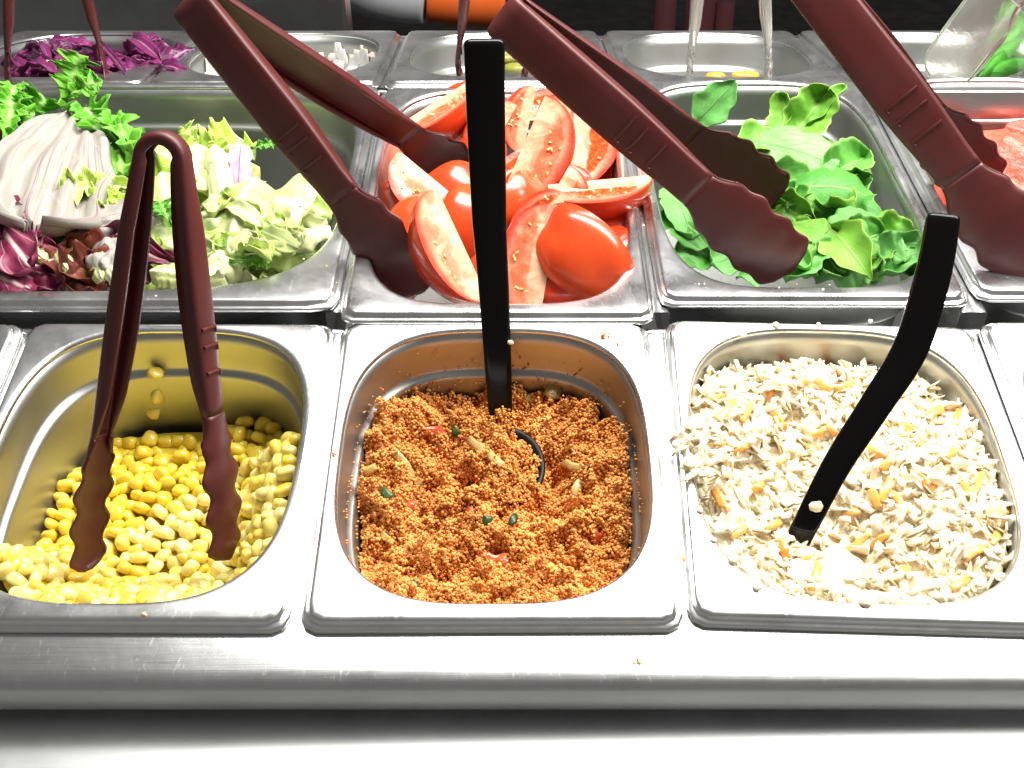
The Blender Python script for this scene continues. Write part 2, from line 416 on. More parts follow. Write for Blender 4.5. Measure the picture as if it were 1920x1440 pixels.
# ------------------------------------------------------------------ spoons
def sweep_flat(name, pts, ws, ths, nrm, mat, parent, O):
    """flat rounded bar along pts (world), widths/thickness in mm, nrm = face normal hint"""
    rings = []
    n = len(pts)
    for i, p in enumerate(pts):
        t = (pts[min(i+1, n-1)]-pts[max(i-1, 0)]).normalized()
        nn = (nrm-t*nrm.dot(t)).normalized(); sd = t.cross(nn)
        w, h = ws[i]/2000, ths[i]/2000
        rg = []
        for k in range(20):
            a = 2*math.pi*k/20; c, s = math.cos(a), math.sin(a)
            ex = 0.5
            rg.append(p+sd*(w*math.copysign(abs(c)**ex, c))+nn*(h*math.copysign(abs(s)**ex, s))-O)
        rings.append(rg)
    vs = [v for rg in rings for v in rg]; fs = grid_faces(n, 20, closed=True)
    vs += [pts[0]-O, pts[-1]-O]; a, b = len(vs)-2, len(vs)-1
    fs += [(a, (k+1) % 20, k) for k in range(20)]+[(b, (n-1)*20+k, (n-1)*20+(k+1) % 20) for k in range(20)]
    return mesh(name, vs, fs, mat, parent=parent)
def catmull(P, n):
    out = []
    for i in range(len(P)-1):
        p0, p1, p2, p3 = P[max(i-1, 0)], P[i], P[i+1], P[min(i+2, len(P)-1)]
        for k in range(n):
            t = k/n
            out.append(0.5*((2*p1)+(p2-p0)*t+(2*p0-5*p1+4*p2-p3)*t*t+(3*p1-p0-3*p2+p3)*t**3))
    return out+[P[-1]]
def interp(xs, n): 
    t = np.linspace(0, len(xs)-1, n); return list(np.interp(t, range(len(xs)), xs))
def spoon(ctrl, widths, thick, nrm, label, bowl_c=None, bowl_ax=None, bowl=(27, 36)):
    pts = catmull(ctrl, 12); n = len(pts); O = pts[-1].copy()
    e = empty("serving_spoon", loc=O); tag(e, label, "spoon", "black serving spoons")
    ws, hs = interp(widths, n), interp(thick, n)
    # rounded end
    d = (pts[0]-pts[1]).normalized()
    pre = [pts[0]+d*x/1000 for x in (2.6, 2.2, 1.4)]
    pts = pre+pts; ws = [ws[0]*k for k in (0.66, 0.86, 0.965)]+ws; hs = [hs[0]*k for k in (0.35, 0.66, 0.9)]+hs
    sweep_flat("handle", pts, ws, hs, nrm, M_BLACK, e, O)
    if bowl_c is not None:
        ax = bowl_ax.normalized(); up = (nrm-ax*nrm.dot(ax)).normalized(); sd = ax.cross(up)
        vs = []; nr, na = 10, 40
        for i in range(nr):
            r = i/(nr-1)
            for k in range(na):
                a = 2*math.pi*k/na
                z = -11*(1-r**2.2)
                vs.append(bowl_c+sd*(bowl[0]*r*math.cos(a)/1000)+ax*(bowl[1]*r*math.sin(a)/1000)+up*(z/1000)-O)
        o = mesh("bowl", vs, grid_faces(nr, na, closed=True), M_BLACKR, parent=e); solid(o, 0.0018, 0)
    return e
fw = Vector((0, cp, -sp))
def dep(p): return (p-C0).dot(fw)
q1 = px(939, 785, 'front', -33); d1 = dep(q1)
sp1 = [*[pd(x, y, d1-(d1-0.492)*(785-y)/701) for x, y in ((908, 84), (911, 220), (917, 400), (920, 455), (927, 560), (933, 670))], q1, px(942, 815, 'front', -38)]
spoon(sp1, [18.2, 17.6, 16.4, 15.6, 14.6, 13.6, 12.0, 11.0], [6.0, 5.8, 5.4, 5, 4.8, 4.6, 4.2, 3.8], CB*0.9+CU*0.5, "black melamine spoon standing straight in the orange couscous",
      bowl_c=px(946, 872, 'front', -36), bowl_ax=px(940, 800, 'front', -33)-px(952, 945, 'front', -37), bowl=(19.5, 23))
q2 = px(1510, 985, 'front', -7); d2 = dep(q2)
sp2 = [pd(x, y, d2+(0.462-d2)*k) for x, y, k in ((1768, 412, 1), (1748, 520, .83), (1706, 655, .62), (1640, 762, .43), (1570, 870, .22))]+[q2, pd(1490, 1025, d2+0.006)]
spoon(sp2, [13.6, 14.6, 14.8, 13.6, 12.4, 11.2, 10.5], [6, 6, 5.5, 5, 4.6, 4, 3.6], CB*0.9+CU*0.4, "black curved spoon slanting into the creamy coleslaw pan",
      bowl_c=px(1470, 1050, 'front', -26), bowl_ax=Vector((0.3, 1, 0.3)), bowl=(18, 22))
# ------------------------------------------------------------------ loose food: corn, couscous, coleslaw
rnd = random.Random(7); npr = np.random.default_rng(7)
def food_mat(name, c0, c1, scale=300, rough=0.35, sss=0.25, rad=(0.006, 0.003, 0.001), bump=0.2, bscale=600, attr=False, var=0.25, coat=0.0, trans=0):
    t = NT(name)
    f = t.noise(scale, 3)
    oi = t.node('ShaderNodeObjectInfo').outputs['Random']
    if attr:
        a = t.node('ShaderNodeAttribute', attribute_name="tint"); oi = a.outputs['Fac']
    k = t.math('ADD', t.math('MULTIPLY', f, 0.45), t.math('MULTIPLY', oi, 0.6))
    t.base(t.ramp(k, [(0.2, c0), (0.85, c1)]))
    t.set(Roughness=rough); t.b.inputs['Subsurface Weight'].default_value = sss
    t.b.inputs['Subsurface Radius'].default_value = rad; t.b.inputs['Subsurface Scale'].default_value = 1.0
    t.b.inputs['Coat Weight'].default_value = coat; t.b.inputs['Coat Roughness'].default_value = 0.1
    if bump: t.bump(t.noise(bscale, 3), bump, 0.0008)
    return t.m
def set_tint(me, arr):
    a = me.attributes.new("tint", 'FLOAT', 'POINT'); a.data.foreach_set("value", np.asarray(arr, np.float32))
def se_in(x, y, a, b, n): return (np.abs(x/a)**n+np.abs(y/b)**n)
OPA, OPB, OPY = 69.8, 78.6, 2.0
def fbm(x, y, s, seed=0, oct=3):
    return sum(noise.noise((x*s*2**o+seed, y*s*2**o-seed, seed*1.7))*0.5**o for o in range(oct))
def pan_surface(name, hf, pm, mat, n=80, inset=3.0, wall=None, kind='stuff', label=None, cat=None, zmin=-66):
    """smooth heap surface hf(x, y) in pan coordinates (mm), clipped to the pan wall"""
    vs, fs = [], []
    for i in range(n):
        for j in range(n):
            u, v = -1+2*i/(n-1), -1+2*j/(n-1)
            # square to superellipse
            m = max(abs(u), abs(v)); l = (abs(u)**3.1+abs(v)**3.1)**(1/3.1) if m > 0 else 1
            k = m/l if l > 0 else 0
            x, y = u*k*(OPA-inset), v*k*(OPB-inset)+OPY
            z = max(hf(x, y), zmin)
            ins = 1-max(0, (-z-26)/44*0.075)-max(0, (-z-2)/24*0.012)
            vs.append(pm @ Vector((x*ins/1000, y*ins/1000, z/1000)))
    fs = grid_faces(n, n, flip=True)
    o = mesh(name, vs, fs, mat)
    tag(o, label, cat, None, kind); return o
def scatter_mesh(name, tv, tf, mats4, mat, tint=None, label=None, cat=None, kind='stuff', smooth=True):
    """one joined mesh from many transformed copies of a small template"""
    tv = np.asarray(tv, np.float64); k = len(tv); n = len(mats4)
    M = np.asarray(mats4)
    V = np.einsum('nij,kj->nki', M[:, :3, :3], tv)+M[:, None, :3, 3]
    V = V.reshape(-1, 3)
    tf = np.asarray(tf, np.int32); m = tf.shape[1]
    Fc = (tf[None]+np.arange(n, dtype=np.int32)[:, None, None]*k).reshape(-1, m)
    me = bpy.data.meshes.new(name)
    me.vertices.add(len(V)); me.vertices.foreach_set("co", V.astype(np.float32).ravel())
    me.loops.add(Fc.size); me.loops.foreach_set("vertex_index", Fc.ravel())
    me.polygons.add(len(Fc)); me.polygons.foreach_set("loop_start", np.arange(0, Fc.size, m, dtype=np.int32)); me.polygons.foreach_set("loop_total", np.full(len(Fc), m, np.int32))
    me.update(calc_edges=True)
    if smooth: me.polygons.foreach_set("use_smooth", [True]*len(Fc))
    if tint is not None: set_tint(me, np.repeat(tint, k))
    me.materials.append(mat); me.validate()
    o = bpy.data.objects.new(name, me); COL.objects.link(o)
    return tag(o, label, cat, None, kind)
def ico(sub):
    bm = bmesh.new(); bmesh.ops.create_icosphere(bm, subdivisions=sub, radius=1.0)
    v = [tuple(x.co) for x in bm.verts]; f = [tuple(w.index for w in x.verts) for x in bm.faces]; bm.free(); return v, f
def rot_rand(r=None):
    r = r or rnd
    q = Vector((r.gauss(0, 1), r.gauss(0, 1), r.gauss(0, 1), )).normalized()
    return Matrix.Rotation(r.uniform(0, 6.28), 4, q)

# ---- sweetcorn
PM = PANS['corn'].matrix_world.copy() if False else rowm('front') @ Matrix.Translation((-0.1606, 0.088, 0))
def corn_h(x, y):
    base = -57
    front = 47*smoothstep(-28, -78, np.float64(y))
    right = 40*smoothstep(26, 66, np.float64(x))*smoothstep(62, 20, np.float64(y))
    leftf = 40*smoothstep(-20, -62, np.float64(x))*smoothstep(-12, -48, np.float64(y))
    back = -8*smoothstep(25, 55, np.float64(y))*smoothstep(30, 0, np.float64(x))
    return float(base+max(front, right, leftf, 0)*0.86+0.14*min(47, front+right+leftf)+back+3*fbm(x, y, 0.05, 3))
M_CORN = food_mat("sweetcorn", (0.76, 0.56, 0.035), (0.88, 0.79, 0.32), 260, 0.30, 0.30, (0.004, 0.003, 0.0008), 0.12, 500, coat=0.25)
def kernel_mesh(seed):
    r = random.Random(seed); v, f = ico(2); r0 = r.uniform(0.48, 0.72)
    kx, ky, kz = r.uniform(4.2, 5.2), r.uniform(2.7, 3.5), r.uniform(4.4, 5.6)
    out = []
    for x, y, z in v:
        s = 1-0.42*max(0, -z)-0.06*max(0, z)
        ex = r0
        X, Y, Z = [math.copysign(abs(c)**ex, c) for c in (x, y, z)]
        d = -0.55*math.exp(-((x*x+y*y)/0.16))*(1 if z > 0 else 0)*r.uniform(0.6, 1)
        nz = 0.10*noise.noise((x*2+seed, y*2, z*2))
        out.append((X*kx*s*(1+nz)/1000, Y*ky*s*(1+nz)/1000, (Z*kz*(1+nz)+d)/1000))
    me = bpy.data.meshes.new("corn_kernel"); me.from_pydata(out, [], f)
    me.polygons.foreach_set("use_smooth", [True]*len(f)); me.materials.append(M_CORN); return me
KM = [kernel_mesh(s) for s in range(10)]
pan_surface("sweetcorn_heap", lambda x, y: corn_h(x, y)-8.0, PM, M_CORN, 60, 4.0, label="packed sweetcorn under the loose kernels in the left front pan", cat="sweetcorn")
pts = []
cell = {}
for tries in range(30000):
    x, y = rnd.uniform(-66, 66), rnd.uniform(-75, 79)
    if se_in(x, y-OPY, 64.5, 73.5, 3.1) > 1: continue
    z = corn_h(x, y); ins = 1-max(0, (-z-26)/44*0.075)
    if z < -61 and y > 66: continue
    p = Vector((x*ins, y*ins, z+rnd.uniform(-3, 1.5)))
    kx, ky, kz = int(p.x//6), int(p.y//6), int(p.z//6)
    ok = True
    for a in (-1, 0, 1):
        for b in (-1, 0, 1):
            for c in (-1, 0, 1):
                for q in cell.get((kx+a, ky+b, kz+c), ()):
                    if (q-p).length < 5.9: ok = False
    if ok: cell.setdefault((kx, ky, kz), []).append(p); pts.append(p)
# biggest in the picture first: nearest to the camera
pts.sort(key=lambda p: ((PM @ (p/1000))-C0).length)
kern, rest = pts[:285], pts[285:]
def kzone(p):
    c = "by the left wall" if p.x < -44 else "under the left tongs arm" if p.x < -16 else "between the two tongs arms" if p.x < 16 else "under the right tongs arm" if p.x < 42 else "by the right wall"
    r = "at the front rim" if p.y < -58 else "in the front third" if p.y < -30 else "in the middle" if p.y < 8 else "in the rear part" if p.y < 40 else "at the very back"
    return r+" of its pan, "+c
for i, p in enumerate(kern):
    M = PM @ Matrix.Translation(p/1000) @ rot_rand() @ Matrix.Scale(rnd.uniform(0.80, 1.06), 4)
    tag(instance("corn_kernel", KM[i % 10], M), "yellow sweetcorn kernel "+kzone(p), "corn kernel", "sweetcorn kernels loose in the pan")
for (x, y, h, l) in ((292, 700, None, "sweetcorn kernel stuck highest on the bare back wall of its pan"), (297, 742, None, "sweetcorn kernel stuck midway of three on the pan's back wall"), (288, 771, None, "lowest of the three sweetcorn kernels stuck on the pan's back wall")):
    # on the back wall: intersect the wall plane (pan coordinates y ~ const)
    r = ray(x, y); Mi = PM.inverted(); o = Mi @ C0; d = Mi.to_3x3() @ r
    k = (0.0745-o.y)/d.y; P = o+d*k
    tag(instance("corn_kernel", KM[rnd.randrange(6)], PM @ Matrix.Translation(P) @ rot_rand() @ Matrix.Scale(0.86, 4)), l, "corn kernel", "sweetcorn kernels loose in the pan")
vs, fs = [], []
for i, p in enumerate(rest):
    me = KM[i % 10]; M = PM @ Matrix.Translation(p/1000) @ rot_rand() @ Matrix.Scale(rnd.uniform(0.80, 1.06), 4); b0 = len(vs)
    vs += [M @ v.co for v in me.vertices]; fs += [tuple(k+b0 for k in q.vertices) for q in me.polygons]
tag(mesh("sweetcorn_layer", vs, fs, M_CORN), "farther sweetcorn kernels at the back of the left front pan", "sweetcorn", None, "stuff")
print("KERNELS", len(pts))
for (x, y, hh, l, g) in ((100, 763, None, "tiny corn fragment on the left wall of the sweetcorn pan", 0.4),):
    pass
def crumb(name, x, y, row, size, mat, label, cat, h=0.0, seed=0, group=None, flat=0.7):
    v, f = ico(2); r = random.Random(seed+int(x*7+y))
    vs = []
    for a, b, c in v:
        k = 1+0.45*noise.noise((a*1.6+seed, b*1.6+x, c*1.6))
        vs.append((a*k*size/1000, b*k*size*r.uniform(.96, 1.04)*0.8/1000, c*k*size*flat/1000))
    M = Matrix.Translation(px(x, y, row, h+size*flat*0.7)) @ rowm(row).to_3x3().to_4x4() @ Matrix.Rotation(r.uniform(0, 6), 4, 'Z')
    return tag(mesh(name, vs, f, mat, M=M), label, cat, group)
crumb("corn_crumb", 270, 1151, 'front', 1.0, M_CORN, "tiny corn crumb on the front rim of the sweetcorn pan", "crumb", 0.0)
crumb("corn_crumb", 423, 925, 'front', 2.0, M_CORN, "small pale corn piece stuck on the right paddle of the corn tongs", "crumb", -4.0)

# ---- couscous
PM = rowm('front') @ Matrix.Translation((-0.001, 0.088, 0))
def g2(x, y, cx, cy, sx, sy=None): 
    sy = sy or sx; return math.exp(-((x-cx)/sx)**2-((y-cy)/sy)**2)
def cous_h(x, y):
    h = -35 - 5*smoothstep(10, 70, np.float64(y)) + 12*smoothstep(-30, -76, np.float64(y))
    h += 12*g2(x, y, -46, 56, 15, 16) + 8*g2(x, y, -52, 14, 15, 22) + 9*g2(x, y, 56, 14, 15, 30) + 8*g2(x, y, 40, 58, 13, 12)
    h += 8*g2(x, y, 2, 24, 14, 15) - 23*g2(x, y, 32, 20, 8.5, 19) - 12*g2(x, y, 22, -2, 10, 7) - 12*g2(x, y, -22, 36, 8, 12) + 7*g2(x, y, 3, 49, 9, 6) - 5*g2(x, y, 0, 66, 30, 9) - 6*g2(x, y, -22, -12, 14, 8)
    h += 6*fbm(x, y, 0.04, 11) + 9*fbm(x, y, 0.09, 5, 2)
    return float(h)
M_COUS = food_mat("couscous", (0.52, 0.150, 0.016), (0.85, 0.44, 0.105), 500, 0.38, 0.0, (0.002, 0.001, 0.0004), 0.0, attr=True)
M_COUSB = food_mat("couscous_bulk", (0.46, 0.10, 0.008), (0.66, 0.24, 0.04), 500, 0.6, 0.0)
pan_surface("couscous_heap", lambda x, y: cous_h(x, y)-1.3, PM, M_COUSB, 110, 4.0, label="orange couscous heap filling the middle front pan", cat="couscous")
v1, f1_ = ico(1)
T = []; tint = []
tv = [(x*0.00072, y*0.00062, z*0.00062) for x, y, z in v1]
while len(T) < 36000:
    x, y = rnd.uniform(-67, 67), rnd.uniform(-77, 81)
    if se_in(x, y-OPY, OPA-4, OPB-4, 3.1) > 1: continue
    z = cous_h(x, y)
    lump = max(0, fbm(x, y, 0.22, 2, 2)-0.05)*11 + max(0, fbm(x, y, 0.42, 8, 1))*3.4
    z += lump*rnd.random()**0.5+rnd.uniform(-1.2, 0.4)
    ins = 1-max(0, (-z-26)/44*0.075)-max(0, (-z-2)/24*0.012)
    s = rnd.choice((rnd.uniform(0.55, 0.9), rnd.uniform(0.8, 1.2), rnd.uniform(1.1, 1.55)))
    M = PM @ Matrix.Translation((x*ins/1000, y*ins/1000, z/1000)) @ rot_rand() @ Matrix.Scale(s, 4)
    T.append(np.array(M)); tint.append(min(1, max(0, rnd.gauss(0.5, 0.25)+0.3*fbm(x, y, 0.07, 21, 2))))
# grains stuck on the pan walls above the heap
for _ in range(420):
    a = rnd.uniform(0, 2*math.pi); z = -34+abs(rnd.gauss(0, 8)); z = min(z, -6)
    rr = se_radius(a, OPA-1.9-(4 if z < -28 else 0), OPB-1.9-(4 if z < -28 else 0), 3.1)
    x, y = rr*math.cos(a), rr*math.sin(a)+OPY
    T.append(np.array(PM @ Matrix.Translation((x/1000, y/1000, z/1000)) @ rot_rand() @ Matrix.Scale(rnd.uniform(0.6, 1.1), 4))); tint.append(rnd.random())
scatter_mesh("couscous_grains", tv, f1_, T, M_COUS, tint, "loose orange couscous grains covering the heap in the middle front pan", "couscous")
M_CRUST = M_COUS
k = 0
for (x, y, s, l) in ((843, 586, 1.3, "orange couscous crumb under the tomato pan's front lip, left of the spoon"), (1003, 586, 1.3, "orange couscous crumb under the tomato pan's front lip, right of the spoon"),
                  (1131, 633, 2.3, "biggest orange couscous clump on the rim behind the couscous"), (1137, 628, 1.6, "small couscous clump touching the biggest clump on the rim"), (1158, 646, 0.7, "tiny orange grain on the couscous pan's right rear rim"),
                  (1197, 1244, 1.5, "brown crumb lying on the bare front ledge"), (627, 853, 0.9, "reddish crumb on the left rim of the couscous pan"), (1282, 1050, 0.9, "reddish crumb on the gap between couscous and coleslaw pans"), (788, 575, 0.8, "tiny orange crumb on the tomato pan's front lip")):
    v, f = ico(1); vs = []; tn = []
    n = max(1, int(s*6))
    T2 = []
    P = px(x, y, 'front' if y > 580 else 'mid', 0.2 if y > 600 else -3.5)
    r2 = random.Random(int(x))
    for q in range(n):
        o = Vector((r2.gauss(0, s*.55), r2.gauss(0, s*.45), abs(r2.gauss(0, s*.35))+.5))/1000
        T2.append(np.array(Matrix.Translation(o) @ rot_rand(r2)))
    o = scatter_mesh("couscous_crumb", tv, f1_, T2, M_COUS, [r2.random() for _ in range(n)], l, "crumb", kind=None)
    o.matrix_world = Matrix.Translation(P) @ rowm('front').to_3x3().to_4x4(); o["group"] = "stray crumbs on the steel"
def strip_piece(name, P0, P1, w, mat, label, cat, group, arch=2.0, nrm=None, th=0.8, seed=0, taper=0.22, twist=0.6):
    """a thin curved vegetable shred from P0 to P1 (world), w mm wide"""
    P0, P1 = Vector(P0), Vector(P1); d = P1-P0; L = d.length; d.normalize()
    up = (nrm or (C0-P0)).normalized(); up = (up-d*up.dot(d)).normalized(); sd = d.cross(up)
    r = random.Random(seed); n = 9; vs = []; uv = []
    ph = r.uniform(0, 6); tw = r.uniform(-twist, twist)
    for i in range(n):
        t = i/(n-1); c = P0+d*(L*t)+up*(arch/1000*math.sin(math.pi*t))+sd*(r.uniform(-.12, .12)*w/1000)
        a = tw*(t-.5)*2; s2 = sd*math.cos(a)+up*math.sin(a); u2 = up*math.cos(a)-sd*math.sin(a)
        hw = w/2*(1-taper*abs(2*t-1)**2)*(1+r.uniform(-.12, .12))
        for j in range(4):
            q = -1+2*j/3; vs.append(c+s2*(q*hw/1000)+u2*((1-q*q)*w*0.05/1000)-P0); uv.append((t, j/3))
    o = mesh(name, vs, grid_faces(n, 4, flip=True), mat, M=Matrix.Translation(P0), uv=uv); solid(o, th/1000, 0)
    return tag(o, label, cat, group)
M_ONION = food_mat("cooked_onion", (0.40, 0.24, 0.05), (0.66, 0.50, 0.22), 200, 0.3, 0.3, coat=0.2)
M_PEPR = food_mat("red_pepper", (0.40, 0.05, 0.015), (0.56, 0.12, 0.04), 200, 0.25, 0.2, coat=0.3)
M_PARS = food_mat("parsley", (0.008, 0.03, 0.006), (0.03, 0.09, 0.015), 200, 0.4, 0.1)
def cpx(x, y, dh=0.0):
    """point on the couscous surface seen at a photo pixel"""
    Mi = PM.inverted(); o = Mi @ C0; d = Mi.to_3x3() @ ray(x, y)
    h = -30.0
    for _ in range(25):
        k = (h/1000-o.z)/d.z; p = o+d*k; h += 0.6*(cous_h(p.x*1000, p.y*1000)+dh-h)
    return PM @ (o+d*k)
for i, (x0, y0, x1, y1, w, m, nm, l, dh) in enumerate((
    (878, 822, 942, 872, 4.2, M_ONION, "onion_strip", "long translucent onion strip on the couscous over the spoon bowl", 4.5),
    (742, 848, 788, 912, 4.6, M_ONION, "onion_strip", "onion strip in the couscous left of centre", 3.0),
    (1030, 705, 1042, 748, 8.0, M_ONION, "onion_strip", "broad onion piece at the back of the couscous right of the handle", 4.0),
    (1052, 868, 1100, 880, 4.0, M_ONION, "onion_strip", "onion strip in the hollow at the right of the couscous", 3.0),
    (990, 740, 1000, 760, 5.0, M_ONION, "onion_strip", "small onion piece right beside the black handle", 3.0),
    (676, 888, 706, 876, 4.0, M_ONION, "onion_strip", "pale onion piece at the left edge of the couscous", 3.0),
    (714, 998, 736, 1022, 2.6, M_ONION, "onion_strip", "thin onion sliver at the left front of the couscous", 3.0),
    (1075, 930, 1090, 900, 4.0, M_ONION, "onion_strip", "onion sliver under the right spoon edge in the couscous", 2.5),
    (782, 806, 836, 812, 5.0, M_PEPR, "red_pepper_strip", "long red pepper strip behind the spoon bowl in the couscous", 2.0),
    (892, 1046, 938, 1052, 5.5, M_PEPR, "red_pepper_strip", "bright red pepper piece at the front of the couscous", 3.0),
    (938, 1040, 950, 1060, 5.0, M_PEPR, "red_pepper_strip", "small red pepper piece beside the bright front one", 2.6),
    (765, 942, 772, 958, 4.6, M_PEPR, "red_pepper_strip", "red pepper bit left of centre in the couscous", 2.5),
    (1106, 1000, 1128, 1012, 4.6, M_PEPR, "red_pepper_strip", "dull red pepper bit at the right front of the couscous", 2.0),
    (875, 955, 888, 962, 4.0, M_PEPR, "red_pepper_strip", "tiny red pepper bit under the green parsley", 2.2),
    (888, 968, 922, 978, 4.6, M_PARS, "parsley_leaf", "dark green parsley leaf in the middle of the couscous", 3.5),
    (954, 984, 968, 966, 3.4, M_PARS, "parsley_leaf", "bright green parsley stalk right of the dark leaf", 3.5),
    (848, 800, 860, 816, 3.6, M_PARS, "parsley_leaf", "dark green leaf tucked behind the spoon bowl", 2.0),
    (716, 918, 734, 934, 4.0, M_PARS, "parsley_leaf", "green leaf at the left wall of the couscous pan", 2.5),
    (770, 1092, 782, 1104, 4.0, M_PARS, "parsley_leaf", "green speck at the left front edge of the couscous", 2.2))):
    strip_piece(nm, cpx(x0, y0, dh), cpx(x1, y1, dh), w*1.05, m, l, nm.replace('_', ' '), "vegetable bits in the couscous", arch=1.5, seed=i)
# couscous grains piled on the spoon neck
T2 = []
for q in range(150):
    P = cpx(rnd.gauss(938, 26), rnd.gauss(776, 7), rnd.uniform(1, 7)); T2.append(np.array(Matrix.Translation(P) @ rot_rand()))
scatter_mesh("couscous_on_spoon", tv, f1_, T2, M_COUS, [rnd.random() for _ in T2], "couscous grains piled on the neck of the black spoon", "couscous")

# ---- coleslaw
PM = rowm('front') @ Matrix.Translation((0.160, 0.088, 0)) @ Matrix.Rotation(R(-2), 4, 'Z')
def slaw_h(x, y):
    h = -14 + 9*g2(x, y, -48, 22, 22, 26) + 13*g2(x, y, 42, -10, 26, 40) + 6*g2(x, y, -5, 48, 30, 18) - 5*g2(x, y, -18, 12, 12, 20)
    h -= 7*g2(x, y, -2, -38, 13, 16) + 6*g2(x, y, 62, 58, 16) + 16*smoothstep(60, 82, np.float64(y))
    h += 4.5*smoothstep(-30, -70, np.float64(y))*g2(x, y, 20, -60, 40, 30)
    h += 4*fbm(x, y, 0.05, 31) + 2.5*fbm(x, y, 0.14, 15, 2)
    e = se_in(x, y-OPY, OPA, OPB, 3.1)
    return float(min(h, 3 if x < -30 else 1.5) - 5*smoothstep(0.8, 1.05, np.float64(e))*(0.3 if x < -35 and -10 < y < 40 else 1))
M_SLAW = food_mat("white_cabbage", (0.76, 0.60, 0.33), (0.92, 0.86, 0.68), 160, 0.42, 0.0, (0.004, 0.0035, 0.003), 0.25, 350, attr=True, coat=0.2)
M_SLAWO = food_mat("white_cabbage_shred", (0.78, 0.66, 0.40), (0.92, 0.87, 0.70), 160, 0.42, 0.0, (0.004, 0.0035, 0.003), 0.25, 350, coat=0.2)
M_CREAM = food_mat("cream_dressing", (0.74, 0.60, 0.36), (0.84, 0.75, 0.54), 60, 0.24, 0.1, (0.004, 0.0035, 0.003), 0.1, 120, coat=0.5)
M_CARR = food_mat("carrot", (0.70, 0.24, 0.04), (0.86, 0.46, 0.12), 160, 0.32, 0.3, (0.004, 0.002, 0.0006), 0.2, 400, coat=0.2)
pan_surface("coleslaw_heap", lambda x, y: slaw_h(x, y)+0.1+1.6*fbm(x, y, 0.3, 77, 2), PM, M_CREAM, 170, 2.0, label="creamy coleslaw mass filling the right front pan", cat="coleslaw")
def spx(x, y, dh=0.0, hf=None):
    hf = hf or slaw_h
    Mi = PM.inverted(); o = Mi @ C0; d = Mi.to_3x3() @ ray(x, y); h = -8.0
    for _ in range(25):
        k = (h/1000-o.z)/d.z; p = o+d*k; h += 0.6*(hf(p.x*1000, p.y*1000)+dh-h)
    return PM @ (o+d*k)
def shred_template(seed, L, w, th):
    r = random.Random(seed); n = 6; vs = []; bend = r.uniform(-.8, .8); lift = r.uniform(-.5, .5); sk = r.uniform(-.35, .35); tw = r.uniform(-.5, .5)
    for i in range(n):
        t = i/(n-1)-.5; hw = w/2*r.uniform(.72, 1.15)*(1 if 0 < i < n-1 else r.uniform(.75, 1.1))
        c = (t*L, bend*L*t*t, lift*L*t*t); a2 = tw*t*2
        for (a, b) in ((-1, -1), (1, -1), (1, 1), (-1, 1)):
            vs.append(((c[0]+sk*a*hw*(1 if i in (0, n-1) else .2))/1000, (c[1]+a*hw*math.cos(a2)-b*th/2*math.sin(a2))/1000, (c[2]+b*th/2*math.cos(a2)+a*hw*math.sin(a2))/1000))
    fs = [q for i in range(n-1) for q in [(4*i+j, 4*i+(j+1) % 4, 4*i+4+(j+1) % 4, 4*i+4+j) for j in range(4)]]
    fs += [(3, 2, 1, 0), (4*n-4, 4*n-3, 4*n-2, 4*n-1)]
    return vs, fs
def slaw_M(x, y, dz, tiltmax=0.5, sc=None):
    z = slaw_h(x, y)+dz
    e = 1e-1
    nx, ny = (slaw_h(x+2, y)-slaw_h(x-2, y))/4, (slaw_h(x, y+2)-slaw_h(x, y-2))/4
    q = Vector((-nx, -ny, 1)).normalized().to_track_quat('Z', 'Y').to_matrix().to_4x4()
    ins = 1-max(0, (-z-2)/24*0.012)
    return PM @ Matrix.Translation((x*ins/1000, y*ins/1000, z/1000)) @ q @ Matrix.Rotation(rnd.uniform(0, 6.28), 4, 'Z') @ Matrix.Rotation(rnd.gauss(0, tiltmax), 4, 'Y') @ Matrix.Rotation(rnd.gauss(0, tiltmax), 4, 'X') @ Matrix.Scale(sc or rnd.uniform(0.65, 1.2), 4)
def slaw_pt(m=1.6):
    while True:
        x, y = rnd.uniform(-68, 68), rnd.uniform(-77, 80)
        if se_in(x, y-OPY, OPA-m, OPB-m, 3.1) < 1 and (rnd.random() > 0.93*g2(x, y, -6, -62, 13, 15)) : return x, y
TSL = []
for s in range(8):
    tvv, tff = shred_template(s, (14, 12, 11, 18, 13, 15, 10, 12)[s], (4.8, 6.0, 5.0, 3.4, 4.0, 5.0, 5.6, 3.2)[s], 0.7)
    Ts = []
    for _ in range(290):
        x, y = slaw_pt(); Ts.append(np.array(slaw_M(x, y, rnd.uniform(-2.2, 0.8), 0.42)))
    TSL.append((tvv, tff, Ts)); 0 and scatter_mesh("x", tvv, tff, Ts, M_SLAW, [rnd.random() for _ in Ts], "fine shredded white cabbage covering the coleslaw, cut %d" % s if False else "fine shredded white cabbage all over the coleslaw heap", "coleslaw", smooth=True)
vs, fs, tn = [], [], []
for tvv, tff, Ts in TSL:
    A_ = np.asarray(tvv)
    for M in Ts:
        b0 = len(vs); q = A_ @ M[:3, :3].T + M[:3, 3]; vs += [tuple(x) for x in q]; fs += [tuple(k+b0 for k in f) for f in tff]; tn += [rnd.random()]*len(tvv)
o = mesh("coleslaw_layer", vs, fs, M_SLAW); set_tint(o.data, tn); tag(o, "fine shredded white cabbage all over the coleslaw heap", "coleslaw", None, "stuff")
SH = []
for s in range(8):
    tvv, tff = shred_template(50+s, rnd.uniform(8, 15), rnd.uniform(3.6, 6.0), rnd.uniform(0.8, 1.3))
    me = bpy.data.meshes.new("cabbage_shred"); me.from_pydata(tvv, [], tff); me.polygons.foreach_set("use_smooth", [True]*len(tff)); me.materials.append(M_SLAWO); SH.append(me)
